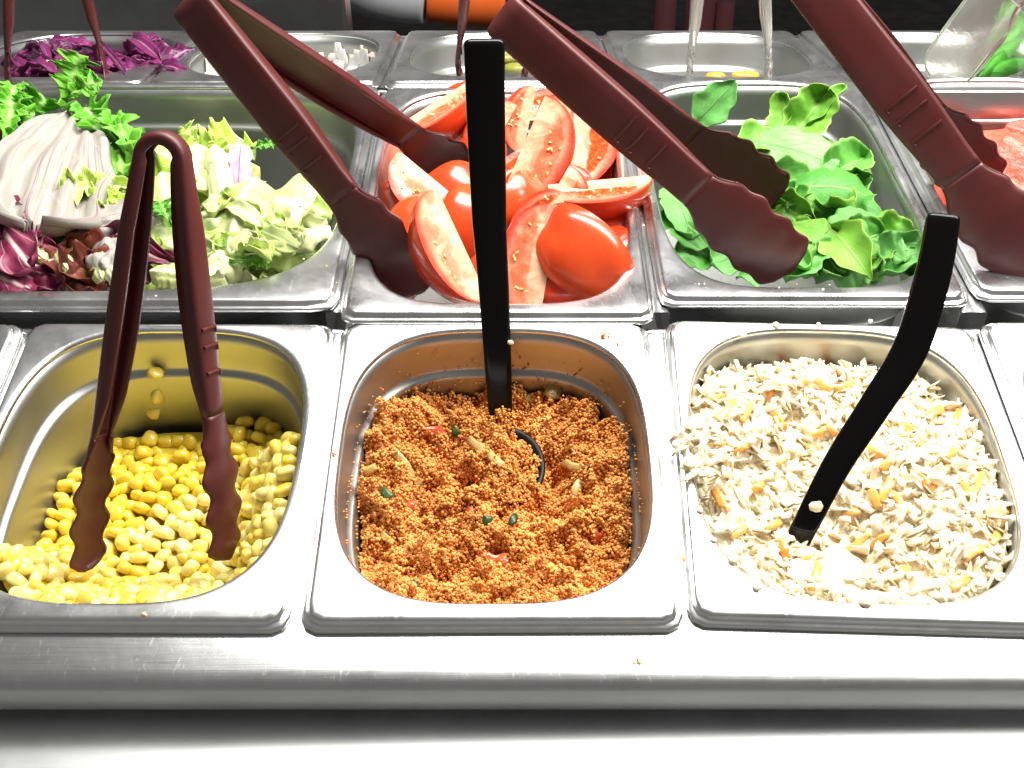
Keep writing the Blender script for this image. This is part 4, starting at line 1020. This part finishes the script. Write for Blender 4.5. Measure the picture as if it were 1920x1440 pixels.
# x0,y0,h0, x1,y1,h1, width, roll, bend, cup, wave, outline, material, label
ROC = [
 (1296, 238, -18, 1380, 152, 12, 22, 20, .05, .1, .10, 'rocket', M_ROCP, "upright rocket leaf standing at the pan's back left"),
 (1478, 268, -20, 1552, 172, 8, 26, 10, .12, .5, .35, 'round', M_ROCY, "crumpled yellowish rocket leaf highest at the back of the pan"),
 (1510, 250, -14, 1590, 166, 10, 13, -30, .08, .4, .30, 'rocket', M_ROCY, "thin curled rocket tip pointing to the back right corner"),
 (1470, 180, 2, 1462, 262, -16, 15, 30, -.1, .5, .2, 'round', M_ROCY, "small curled yellow green leaf left of the crumpled one"),
 (1392, 262, -10, 1572, 312, -6, 30, 0, .10, -.15, .10, 'round', M_ROCP, "broad pale matt rocket leaf lying across the back of the heap"),
 (1372, 292, -14, 1470, 262, -10, 22, -20, .12, .3, .25, 'rocket', M_ROCY, "bright rocket leaf left of the broad pale one"),
 (1430, 330, -16, 1540, 366, -14, 24, 10, .1, .3, .2, 'rocket', M_ROC, "rocket leaf under the broad pale one beside the far paddle"),
 (1540, 345, -16, 1622, 296, -10, 22, 0, .15, .5, .35, 'round', M_ROC, "curled rocket leaf at the right of the heap top"),
 (1560, 352, -18, 1632, 330, -10, 16, 30, .1, .6, .3, 'rocket', M_ROC, "small folded rocket leaf against the right side of the heap"),
 (1476, 352, -8, 1636, 372, -8, 32, -8, .14, -.25, .08, 'round', M_ROC, "large smooth dark rocket leaf in the middle of the heap"),
 (1470, 410, -14, 1490, 362, -10, 17, 0, .2, .6, .2, 'rocket', M_ROC, "dark curled rocket leaf right of the tongs' far paddle"),
 (1440, 378, -12, 1536, 424, -14, 18, 20, .18, .5, .3, 'rocket', M_ROCY, "wavy rocket leaf with bright edge under the large smooth one"),
 (1555, 436, -10, 1646, 408, -8, 22, 0, .18, -.3, .12, 'round', M_ROCP, "pale rocket leaf below the large smooth one"),
 (1580, 466, -14, 1650, 440, -12, 24, 10, .1, .3, .25, 'round', M_ROC, "crinkled rocket leaf at the right of the heap"),
 (1474, 418, -8, 1562, 512, -10, 25, -10, .10, .15, .15, 'rocket', M_ROCY, "rocket leaf with a hole pointing to the front rim"),
 (1560, 432, -4, 1636, 526, -6, 22, 15, .16, .35, .08, 'rocket', M_ROCY, "yellow edged folded rocket leaf at the front right"),
 (1474, 530, -12, 1522, 462, -6, 23, 0, .12, .3, .18, 'round', M_ROCP, "pale rocket leaf beside the near paddle tip at the front"),
 (1530, 528, -14, 1590, 470, -10, 24, 0, .12, .3, .25, 'round', M_ROC, "rocket leaf at the front rim below the holed one"),
 (1648, 520, -16, 1718, 458, -6, 22, 0, .12, .5, .35, 'rocket', M_ROCP, "rocket sprig with pale stem at the right front wall"),
 (1690, 512, -18, 1722, 470, -8, 16, 30, .12, .4, .35, 'round', M_ROC, "ruffled rocket leaf behind the pale stemmed sprig"),
 (1258, 360, -16, 1300, 452, -18, 20, 0, .15, .2, .25, 'round', M_ROCP, "rocket leaf hanging along the left wall under the near arm"),
 (1252, 400, -18, 1330, 470, -22, 22, 0, .15, .2, .25, 'round', M_ROC, "rocket leaf below it at the left wall"),
 (1296, 290, -16, 1362, 330, -12, 17, 10, .2, -.4, .2, 'rocket', M_ROCP, "rocket leaf peeping behind the tongs' near arm"),
 (1300, 310, -14, 1320, 352, -16, 15, 0, .2, .3, .2, 'round', M_ROC, "small rocket leaf left of the near arm"),
 (1262, 470, -24, 1340, 486, -30, 20, 0, .1, .2, .2, 'round', M_ROC, "flat rocket leaf at the pan's left front corner"),
 (1330, 500, -30, 1420, 470, -30, 24, 0, .1, .2, .2, 'round', M_ROCP, "rocket leaf flat under the near paddle"),
 (1380, 524, -22, 1440, 500, -18, 18, 0, .12, .2, .2, 'rocket', M_ROCP, "rocket leaf tip at the front rim left of the paddle tip"),
 (1400, 300, -26, 1480, 340, -24, 26, 0, .1, .2, .2, 'round', M_ROC, "shaded rocket leaf beneath the far paddle"),
 (1420, 440, -26, 1500, 480, -24, 26, 0, .1, .2, .2, 'round', M_ROC, "shaded rocket leaf right of the near paddle"),
 (1520, 400, -24, 1620, 440, -24, 30, 0, .1, .2, .2, 'round', M_ROC, "shaded rocket leaf in the middle of the heap"),
 (1480, 470, -28, 1600, 500, -26, 30, 0, .1, .2, .2, 'round', M_ROC, "shaded rocket leaf low at the front"),
 (1560, 500, -26, 1660, 500, -26, 26, 0, .1, .2, .2, 'round', M_ROC, "shaded rocket leaf low at the front right"),
 (1270, 430, -36, 1360, 400, -36, 30, 0, .1, .2, .2, 'round', M_ROC, "shaded rocket leaf under the near arm"),
 (1380, 360, -34, 1460, 420, -34, 32, 0, .1, .2, .2, 'round', M_ROC, "shaded rocket leaf between the two paddles"),
 (1500, 300, -30, 1600, 340, -28, 30, 0, .1, .2, .2, 'round', M_ROC, "shaded rocket leaf behind the large smooth one"),
]
for i, (x0, y0, h0, x1, y1, h1, w, ro, be, cu, wa, ou, m, l) in enumerate(ROC):
    leaf("rocket_leaf", px(x0, y0, 'mid', h0), px(x1, y1, 'mid', h1), w*1.12, m, l, "rocket leaf", RG, ro, be, cu*0.8, wa*0.75, 1.8, ou, seed=i+3, th=0.3, nu=34, nv=15)
# ---- mixed salad pan
SG = "mixed salad leaves in the wide pan"
SAL = [
 # name, from, to, width, roll, bend, cup, wave, outline, mat, label, cat
 ("radicchio_leaf", (152, 200, 6), (62, 428, 16), 64, -10, .03, .0, .10, 'fan', M_RAD, "big white ribbed radicchio leaf fanning over the left of the pan", "radicchio leaf"),
 ("radicchio_leaf", (310, 410, -4), (170, 420, 6), 30, 0, .12, -.3, .15, 'sheet', M_RAD, "white and purple radicchio piece behind the corn tongs", "radicchio leaf"),
 ("radicchio_leaf", (330, 500, -6), (170, 470, -6), 28, 10, .10, .2, .2, 'fan', M_RADD, "purple radicchio leaf crossing behind the corn tongs' left arm", "radicchio leaf"),
 ("radicchio_leaf", (-30, 470, 2), (70, 435, 4), 40, 0, .12, .2, .2, 'sheet', M_RADD, "dark purple radicchio leaf with white rib at the left photo edge", "radicchio leaf"),
 ("radicchio_leaf", (5, 530, -2), (120, 478, 2), 30, 0, .10, -.1, .15, 'fan', M_RADD, "purple radicchio leaf with pale rib at the front left corner", "radicchio leaf"),
 ("radicchio_leaf", (-20, 520, -2), (60, 545, -4), 24, 0, .14, -.2, .2, 'round', M_RADD, "glossy dark radicchio piece on the front rim at the left", "radicchio leaf"),
 ("radicchio_leaf", (452, 270, 4), (446, 372, -14), 15, 0, .06, -.1, .1, 'sheet', M_RADV, "small purple veined radicchio piece standing right of the tongs", "radicchio leaf"),
 ("radicchio_leaf", (590, 385, -12), (622, 366, -8), 12, 0, .1, .1, .1, 'fan', M_RADD, "small reddish radicchio tip against the pan's right wall", "radicchio leaf"),
 ("radicchio_leaf", (290, 512, -10), (210, 520, -8), 12, 0, .1, .1, .2, 'sheet', M_RADD, "dark red scrap at the front rim left of the tongs", "radicchio leaf"),
 ("lollo_rosso_leaf", (150, 445, -6), (30, 435, -4), 22, 20, .12, .25, .25, 'sheet', M_LOL, "brown red frilly lettuce band under the big radicchio leaf", "lettuce leaf"),
 ("lollo_rosso_leaf", (175, 535, -8), (130, 462, -2), 34, 0, .12, .25, .25, 'round', M_LOL, "brownish frilly red lettuce clump at the front rim", "lettuce leaf"),
 ("lollo_rosso_leaf", (120, 545, -8), (200, 500, -8), 30, 0, .12, .25, .25, 'round', M_LOL, "dark ruffled red lettuce below the brownish clump", "lettuce leaf"),
 ("frisee_leaf", (118, 205, -6), (150, 102, 26), 34, 0, .02, .1, .1, 'frisee', M_FRI, "tall green frisee sprig standing highest at the back left", "frisee leaf"),
 ("frisee_leaf", (122, 190, 8), (190, 150, 22), 20, 10, .16, .1, .2, 'frisee', M_FRI, "drooping side lobe of the tall frisee sprig", "frisee leaf"),
 ("frisee_leaf", (8, 290, -6), (26, 160, 18), 26, 10, .04, .2, .15, 'frisee', M_FRI, "upright frisee stalk at the left photo edge", "frisee leaf"),
 ("frisee_leaf", (40, 260, -8), (86, 190, 6), 34, 0, .1, .2, .3, 'frisee', M_FRI, "curly frisee behind the big radicchio leaf on the left", "frisee leaf"),
 ("frisee_leaf", (60, 290, -10), (20, 215, 0), 34, 0, .1, .2, .3, 'frisee', M_FRI, "dark frisee tangle at the left behind the big radicchio leaf", "frisee leaf"),
 ("frisee_leaf", (250, 300, -8), (160, 205, 8), 36, 0, .1, .2, .3, 'frisee', M_FRI, "curly bright frisee right behind the big radicchio leaf", "frisee leaf"),
 ("frisee_leaf", (262, 330, -6), (205, 225, 4), 32, 20, .1, .2, .3, 'frisee', M_FRI, "bright frisee branch above the corn tongs' left arm", "frisee leaf"),
 ("frisee_leaf", (255, 262, -14), (230, 330, -4), 26, 20, .1, .2, .3, 'frisee', M_FRI, "low frisee branch between big radicchio leaf and tongs", "frisee leaf"),
 ("frisee_leaf", (262, 355, -2), (110, 362, 12), 26, 0, .08, .2, .2, 'frisee', M_FRIY, "yellow green frisee lying across the big radicchio leaf's right edge", "frisee leaf"),
 ("frisee_leaf", (255, 385, -4), (170, 395, 4), 24, 20, .12, .2, .3, 'frisee', M_FRIY, "yellow frisee heart piece below it", "frisee leaf"),
 ("frisee_leaf", (140, 430, -2), (92, 412, -4), 18, 0, .1, .3, .3, 'frisee', M_FRIY, "small pale frisee tuft under the big radicchio leaf", "frisee leaf"),
 ("frisee_leaf", (320, 425, 2), (302, 380, 4), 16, 0, .05, .1, .1, 'frisee', M_FRI, "green frisee tip seen between the two arms of the corn tongs", "frisee leaf"),
 ("frisee_leaf", (422, 465, 2), (428, 420, 2), 9, 0, .05, .1, .1, 'frisee', M_FRI, "tiny green frisee stalk on the pale lettuce", "frisee leaf"),
 ("frisee_leaf", (430, 492, -2), (505, 488, -2), 15, 0, .08, .1, .2, 'frisee', M_FRI, "green frisee strands at the front rim right of the tongs", "frisee leaf"),
 ("frisee_leaf", (535, 470, -6), (590, 440, -6), 12, 0, .08, .1, .2, 'frisee', M_FRI, "green frisee wisp along the pan's right front rim", "frisee leaf"),
 ("frisee_leaf", (470, 280, -4), (516, 270, 0), 9, 0, .12, .1, .2, 'frisee', M_FRI, "green wisp above the purple veined piece", "frisee leaf"),
 ("frisee_leaf", (372, 268, -6), (345, 240, 2), 16, 0, .1, .2, .3, 'frisee', M_FRIY, "pale frisee tip above the lettuce right of the tongs' bend", "frisee leaf"),
 ("frisee_leaf", (420, 300, -10), (400, 268, -2), 18, 30, .1, .2, .3, 'frisee', M_FRIY, "pale yellow frisee frill behind the lettuce", "frisee leaf"),
 ("iceberg_piece", (368, 270, -6), (372, 350, -10), 26, 0, .12, -.3, .25, 'sheet', M_ICE, "pale lettuce piece just right of the tongs' bend", "lettuce piece"),
 ("iceberg_piece", (402, 270, 2), (420, 392, -4), 15, 0, .08, -.4, .1, 'sheet', M_ICE, "upright yellowish lettuce rib left of the purple veined piece", "lettuce piece"),
 ("iceberg_piece", (362, 320, -10), (398, 372, -10), 22, 0, .15, .3, .2, 'round', M_FRIY if False else M_ICE, "yellow lettuce heart piece beside the right tongs arm", "lettuce piece"),
 ("iceberg_piece", (482, 332, 0), (430, 480, 0), 32, 8, .10, -.3, .15, 'sheet', M_ICE, "long folded pale lettuce leaf in the middle right", "lettuce piece"),
 ("iceberg_piece", (494, 372, 2), (612, 408, -4), 44, 0, .16, -.25, .2, 'sheet', M_ICE, "large crumpled pale lettuce leaf at the pan's right front", "lettuce piece"),
 ("iceberg_piece", (460, 450, -2), (576, 452, -4), 34, 0, .14, -.2, .3, 'round', M_ICEG, "green edged lettuce piece in front of the large crumpled one", "lettuce piece"),
 ("iceberg_piece", (376, 400, -2), (440, 450, 0), 36, 0, .16, -.3, .25, 'sheet', M_ICEG, "broad pale lettuce leaf right of the right tongs arm", "lettuce piece"),
 ("iceberg_piece", (372, 470, -2), (420, 515, -4), 30, 0, .16, -.3, .2, 'sheet', M_ICE, "white lettuce piece at the front rim right of the tongs", "lettuce piece"),
 ("iceberg_piece", (280, 508, -4), (340, 515, -6), 16, 0, .16, -.4, .1, 'round', M_ICE, "white lettuce rib at the front rim between the tongs arms", "lettuce piece"),
 ("iceberg_piece", (302, 320, -6), (318, 400, -8), 30, 0, .1, -.2, .2, 'sheet', M_ICEG, "pale green lettuce seen between the tongs arms", "lettuce piece"),
 ("iceberg_piece", (290, 420, -8), (330, 470, -8), 34, 0, .1, -.2, .2, 'sheet', M_ICEG, "lower pale green lettuce seen between the tongs arms", "lettuce piece"),
 ("iceberg_piece", (114, 475, 0), (122, 500, 2), 10, 0, .3, -.5, .2, 'round', M_ICE, "small white lettuce knob among the red leaves at the front left", "lettuce piece"),
 ("iceberg_piece", (186, 480, 0), (190, 520, 0), 11, 0, .2, -.5, .1, 'round', M_ICE, "white rib piece beside the brownish clump", "lettuce piece"),
 ("iceberg_piece", (208, 500, 0), (218, 525, 0), 10, 0, .3, -.5, .1, 'round', M_ICE, "small white rib piece left of the tongs' left arm", "lettuce piece"),
 ("iceberg_piece", (52, 466, 6), (84, 486, 6), 8, 0, .2, -.3, .1, 'round', M_ICEG, "pale yellow lettuce scrap on the purple leaf", "lettuce piece"),
 ("iceberg_piece", (500, 480, -6), (600, 455, -8), 20, 0, .14, -.2, .3, 'sheet', M_ICEG, "thin pale lettuce along the right front rim", "lettuce piece"),
 ("iceberg_piece", (560, 400, -8), (615, 378, -6), 16, 0, .14, -.2, .2, 'round', M_ICEG, "small lettuce tip beside the reddish scrap at the right wall", "lettuce piece"),
]
for i, (nm, a, b, w, ro, be, cu, wa, ou, m, l, c) in enumerate(SAL):
    ice = nm == 'iceberg_piece'
    leaf(nm, px(a[0], a[1], 'mid', a[2]), px(b[0], b[1], 'mid', b[2]), w, m, l, c, SG, ro, be, cu, wa*(0.6 if ice else 1), 1.3 if ice else 2.6, ou, seed=i+60, nu=44, nv=21, th=0.35, corr=(1.1 if ou == 'fan' else 0.45 if nm == 'iceberg_piece' else 0))
for i in range(46):
    r2 = random.Random(4000+i); x, y = r2.uniform(365, 605), r2.uniform(370, 515)
    if y > 540-(x-400)*0.42 or y < 330+(x-365)*0.28: continue
    a = r2.uniform(-0.9, 1.2); L = r2.uniform(22, 48)
    leaf("lettuce_shred", px(x-L*math.cos(a), y+L*.7*math.sin(a), 'mid', r2.uniform(-4, 3)), px(x+L*math.cos(a), y-L*.7*math.sin(a), 'mid', r2.uniform(-2, 6)), r2.uniform(7, 14), r2.choice((M_ICE, M_ICE, M_ICEG, M_FRIY)),
         "pale shredded lettuce strip %s, " % ("leaning left" if a < 0 else "leaning steeply right" if a > 0.6 else "leaning slightly right")+("near the right wall of the wide salad pan" if x > 530 else "at the front right of the wide salad pan" if y > 450 else "in the middle right of the wide salad pan"), "lettuce strip", "pale shredded lettuce strips", r2.uniform(-50, 50), r2.uniform(.05, .3), r2.uniform(-.6, .6), .2, 2, 'sheet', seed=4100+i, nu=22, nv=9, th=0.4, corr=0.3)
leaf("radicchio_leaf", px(-10, 410, 'mid', 4), px(60, 505, 'mid', 6), 30, M_RADD, "dark purple radicchio leaf under the big ribbed leaf at the left edge", "radicchio leaf", SG, 10, .1, .2, .25, 2.6, 'sheet', seed=4301, nu=40, nv=17, corr=.4)
leaf("radicchio_leaf", px(250, 440, 'mid', 2), px(190, 500, 'mid', 4), 26, M_RAD, "purple and white radicchio piece left of the corn tongs' left arm", "radicchio leaf", SG, 10, .1, -.2, .2, 2.6, 'sheet', seed=4302, nu=40, nv=17, corr=.5)
# leaves further down that close the heap
fill = [(x, y) for x in range(-20, 600, 62) for y in (300, 360, 420, 480, 525)]
for i, (x, y) in enumerate(fill):
    if x > 420 and y < 390: continue
    r2 = random.Random(i); m = r2.choice([M_ICEG, M_ICE, M_FRIY]) if x > 240 else r2.choice([M_RADD, M_FRI, M_FRI, M_LOL])
    leaf("salad_leaf", px(x, y, 'mid', -30), px(x+r2.uniform(30, 70), y+r2.uniform(-40, 40), 'mid', -28), 36, m, "lower leaf %s of the wide salad pan, %s" % ("on the pale right side" if x > 240 else "on the dark left side", "toward the back" if y < 400 else "near the front"), "salad leaf", "lower salad leaves", r2.uniform(-30, 30), .15, .3, .3, 2.6, 'round', seed=900+i, nu=18, nv=8)

# ---- back row contents
M_PURP = leaf_mat("red_cabbage_shred", (0.06, 0.006, 0.04), (0.26, 0.035, 0.15), (0.60, 0.34, 0.46), 0.5, 0.04, 10, rough=0.3)
r3 = random.Random(5)
pan_h = lambda x, y: -20
def bpt(x, y, h): return px(x, y, 'back', h)
M_PURB = food_mat("red_cabbage_bulk", (0.06, 0.004, 0.035), (0.16, 0.02, 0.10), 200, 0.4, 0.0)
vs = []; n = 26
for i in range(n):
    for j in range(n):
        u, v = -1+2*i/(n-1), -1+2*j/(n-1); x, y = u*60, v*70
        z = -17-12*smoothstep(0.2, 1.0, np.float64(v))+4*noise.noise((x*.05, y*.05, 1))
        vs.append(rowm('back') @ Vector(((-326+x)/1000, (99+y)/1000, z/1000)))
tag(mesh("red_cabbage_heap", vs, grid_faces(n, n, flip=True), M_PURB), "packed shredded red cabbage in the leftmost back pan", "red cabbage", None, "stuff")
for i in range(110):
    x, y = r3.uniform(24, 330), r3.uniform(84, 156)
    if x > 240 and y < 70+ (x-240)*0.25: continue
    hh = r3.uniform(-20, -6)
    a = r3.uniform(-0.8, 0.8); L = r3.uniform(16, 44)
    zone = "left part" if x < 120 else ("middle" if x < 215 else "right part")
    leaf("red_cabbage_shred", bpt(x-L*math.cos(a), y-L*.4*math.sin(a), hh), bpt(x+L*math.cos(a), y+L*.4*math.sin(a), hh+r3.uniform(-5, 7)), r3.uniform(5, 11), M_PURP,
         "purple cabbage shred in the %s of the leftmost back pan%s" % (zone, ", near the front rim" if y > 125 else ", toward the back wall"), "cabbage shred", "red cabbage shreds in the back pan", r3.uniform(-60, 60), r3.uniform(.1, .3), .3, .3, 3, 'sheet', seed=300+i, nu=12, nv=5, th=0.8)
leaf("red_cabbage_shred", bpt(290, 128, -8), bpt(366, 92, 0), 22, M_PURP, "largest purple cabbage shred reaching over the right rim of its pan", "cabbage shred", "red cabbage shreds in the back pan", 10, .12, -.3, .2, 3, 'sheet', seed=711, th=0.9)
leaf("white_cabbage_piece", bpt(76, 122, -2), bpt(108, 118, -2), 7, M_ICE, "single white cabbage piece among the red cabbage", "cabbage shred", None, 0, .2, -.4, .1, 2, 'round', seed=712)
# dressing smears in the second back pan
r4 = random.Random(9)
Mb = rowm('back') @ Matrix.Translation((-0.1645, 0.099, 0))
M_MAYO = food_mat("white_dressing", (0.62, 0.58, 0.50), (0.78, 0.76, 0.70), 120, 0.25, 0.3, coat=0.4)
vs, fs = [], []
for i in range(80):
    a = r4.uniform(0.1, 3.04); zt = r4.uniform(-24, -6); 
    n1_, wv = 8, r4.uniform(0.05, 0.17)
    b = len(vs)
    for k in range(n1_):
        z = zt-(k/(n1_-1))*r4.uniform(18, 30)
        for j in range(5):
            q = -1+2*j/4; aa = a+q*wv*(0.3+0.7*k/(n1_-1))*(1+0.3*noise.noise((k*.8, q, i)))
            ins = 1.75+(0 if z > -27 else 4.2)+0.7*(1-q*q)*(0.5+0.8*noise.noise((k*.9, q*2, i)))
            rr = se_radius(aa, 68-ins, 80-ins, 2.7); vs.append(Mb @ Vector((rr*math.cos(aa)/1000, (rr*math.sin(aa)+2)/1000, z/1000)))
    fs += [tuple(x+b for x in f) for f in grid_faces(n1_, 5)]
o = mesh("dressing_smears", vs, fs, M_MAYO); solid(o, 0.0003, 0); o.name = "dressing_residue"; tag(o, "white dressing smeared on the walls of the second back pan", "dressing", None, "stuff")
vs, fs = [], []
for i in range(20):
    for k in range(28):
        aa = 2*math.pi*k/28; rr = se_radius(aa, 59, 70, 2.7)*i/19; x, y = rr*math.cos(aa), rr*math.sin(aa)+2
        vs.append(Mb @ Vector((x/1000, y/1000, (-47+9*smoothstep(0, -70, np.float64(y))+5*noise.noise((x*.08, y*.08, 4)))/1000)))
tag(mesh("dressing_bulk", vs, grid_faces(20, 28, closed=True), M_MAYO), "leftover creamy white dressing at the bottom of the second back pan", "dressing", None, "stuff")
blob("dressing_pool", bpt(705, 104, -12), 7, 5, food_mat("pinkish_dressing", (0.80, 0.46, 0.34), (0.84, 0.60, 0.50), 60, 0.3, 0.3), "peach coloured lump at the right wall of the second back pan", "dressing", 2, 'back', 3)
# gherkins, fruit, spring onions
M_GHER = leaf_mat("gherkin", (0.10, 0.12, 0.012), (0.26, 0.26, 0.05), (0.05, 0.07, 0.01), 0.6, 0.05, 12, rough=0.2)
def gher(x, y, h, rx, ry, label, seed, mat, rot=0):
    v, f = ico(3); vs = []
    for a, b, c in v: k = 1+.08*noise.noise((a*2+seed, b*2, c*2)); vs.append((a*k*rx/1000, b*k*ry/1000, c*k*ry*.55/1000))
    return tag(mesh("gherkin_slice" if mat is M_GHER else "orange_slice", vs, f, mat, M=Matrix.Translation(bpt(x, y, h)) @ rowm('back').to_3x3().to_4x4() @ Matrix.Rotation(R(rot), 4, 'Z')), label, "gherkin" if mat is M_GHER else "orange slice")
gher(955, 108, -18, 16, 9, "dark green gherkin piece right of the black handle in the back pan", 1, M_GHER, 20)
gher(968, 128, -24, 12, 8, "yellow green gherkin slice in front of the dark one", 2, M_GHER, -10)
gher(852, 118, -26, 9, 6, "pale gherkin end left of the tongs in the back pan", 3, M_GHER, 60)
M_ORA = food_mat("orange_flesh", (0.70, 0.28, 0.02), (0.82, 0.46, 0.05), 120, 0.25, 0.3, coat=0.3)
gher(1398, 141, -20, 11, 6, "orange slice at the front of the nearly empty back pan", 4, M_ORA, 0)
gher(1342, 142, -22, 8, 5, "small orange bit between the clear tongs arms", 5, M_ORA, 0)
for i, (x0, y0, h0, x1, y1, h1, w) in enumerate(((1830, 138, -10, 1925, 70, 4, 12), (1840, 140, -8, 1930, 110, 0, 13), (1862, 110, -12, 1925, 25, 10, 10), (1868, 105, -12, 1888, 58, 4, 9), (1880, 130, -14, 1935, 130, -6, 13), (1850, 132, -4, 1900, 96, 0, 9), (1880, 90, -10, 1940, 50, 2, 12), (1868, 40, 20, 1895, 4, 36, 9))):
    leaf("spring_onion_leaf", bpt(x0, y0, h0), bpt(x1, y1, h1), w, M_SPR, ("long green spring onion leaf pointing left at the rim of the right back pan", "green spring onion leaf lying lowest at the rim of the right back pan", "green spring onion leaf rising toward the top right corner", "short upright spring onion leaf beside the clear tongs", "spring onion leaf at the right photo edge above the front rim", "small bent spring onion leaf with a pale fold", "broad spring onion leaf behind the bent one", "spring onion leaf seen through the clear tongs")[i],
         "spring onion leaf", "spring onion leaves in the right back pan", (20, 0, 40, 30, 10, 0, 20, 0)[i], .12, -.6, .05, 1, 'blade', seed=800+i, nu=18, nv=9)
crumb("herb_scrap", 1653, 50, 'back', 3.4, M_SPR, "small green scrap on the back rim of the spring onion pan", "scrap", 1.0, 3, None, 1.0)
# thin root hair on the back wall of the spring onion pan
pts = [bpt(1712, 58, -3), bpt(1708, 78, -12), bpt(1722, 104, -26), bpt(1724, 132, -34)]
pts = catmull(pts, 6); O = pts[0].copy(); rings = []
for p in pts: rings.append([p-O+Vector((math.cos(a), 0, math.sin(a)))*0.00035 for a in (0, 1.57, 3.14, 4.71)])
tag(mesh("root_hair", [v for r in rings for v in r], grid_faces(len(rings), 4, closed=True), M_ONION, M=Matrix.Translation(O)), "thin brown root hair stuck on the pan's back wall beside the spring onions", "root hair")

# ------------------------------------------------------------------ what shows behind the bar
def cloth(name, col):
    t = NT(name); t.base(t.mix(t.noise(40, 3), tuple(c*.8 for c in col), col)); t.set(Roughness=0.85); t.bump(t.noise(700, 2), 0.2, 0.001); return t.m
M_WH, M_OR, M_RD = cloth("white_cloth", (0.55, 0.55, 0.57)), cloth("orange_cloth", (0.80, 0.13, 0.01)), cloth("dark_red_cloth", (0.05, 0.003, 0.004))
def tube(name, pts, rad, mat, parent, O, n=20, sq=1.0):
    rings = []
    for i, p in enumerate(pts):
        t = (pts[min(i+1, len(pts)-1)]-pts[max(i-1, 0)]).normalized(); s = t.cross(Vector((0, 0, 1))).normalized(); u = s.cross(t)
        rings.append([p-O+s*(rad[i]*math.cos(2*math.pi*k/n))+u*(rad[i]*sq*math.sin(2*math.pi*k/n)) for k in range(n)])
    vs = [v for r in rings for v in r]; fs = grid_faces(len(rings), n, closed=True)
    fs.append(tuple(range(n))[::-1]); fs.append(tuple((len(rings)-1)*n+k for k in range(n)))
    return mesh(name, vs, fs, mat, parent=parent)
O = pd(800, -40, 1.25)
e = empty("rolled_cloth", loc=O); tag(e, "white cloth roll with a bright orange end lying behind the bar", "cloth")
p = [pd(560, -170, 1.25), pd(640, -95, 1.25), pd(720, -48, 1.25), pd(806, -28, 1.25)]
tube("white_sleeve", catmull(p, 6), interp([0.055, 0.052, 0.05, 0.042], 19), M_WH, e, O)
p = [pd(808, -20, 1.25), pd(860, -14, 1.25), pd(948, -12, 1.25)]
tube("orange_cuff", catmull(p, 6), interp([0.034, 0.034, 0.036], 13), M_OR, e, O)
v, f = box_vf(-0.27, 0.27, -0.02, 0.02, -0.25, 0.065)
o = mesh("side_counter", v, f, M_BAR, smooth=False, M=Matrix.Translation((-0.42, 1.05, -0.06))); bevel(o, 0.004); tag(o, "dark steel counter behind the red cabbage pan", "counter")
for i, (x, y, w) in enumerate(((1250, -4, 0.014), (1320, -30, 0.022), (1362, 4, 0.012))):
    O = pd(x, y, 1.5); o = tube("red_chair_leg", [O, O+Vector((0.02, 0.05, -0.5))], [w, w], M_RD, None, O)
    o.location = O; tag(o, ("left dark red leg behind the bar", "broad dark red leg behind the clear tongs", "thin dark red leg right of the broad one")[i], "furniture leg")

for i in range(22):
    r2 = random.Random(5200+i); x, y = r2.uniform(1490, 1690), r2.uniform(330, 510)
    if x > 1650 and y < 430: continue
    a = r2.uniform(-1.2, 1.2); L = r2.uniform(24, 44)
    leaf("rocket_leaf", px(x-L*math.cos(a), y+L*.7*math.sin(a), 'mid', r2.uniform(-20, -10)), px(x+L*math.cos(a), y-L*.7*math.sin(a), 'mid', r2.uniform(-14, -4)), r2.uniform(13, 22), r2.choice((M_ROC, M_ROC, M_ROCP, M_ROCY)),
         "crumpled rocket leaf in the %s of the heap right of the tongs" % ("back part" if y < 400 else "middle" if y < 450 else "front part"), "rocket leaf", RG, r2.uniform(-50, 50), r2.uniform(.05, .25), r2.uniform(-.4, .5), .22, 2.0, r2.choice(('round', 'rocket')), seed=5300+i, th=0.3, nu=28, nv=13)
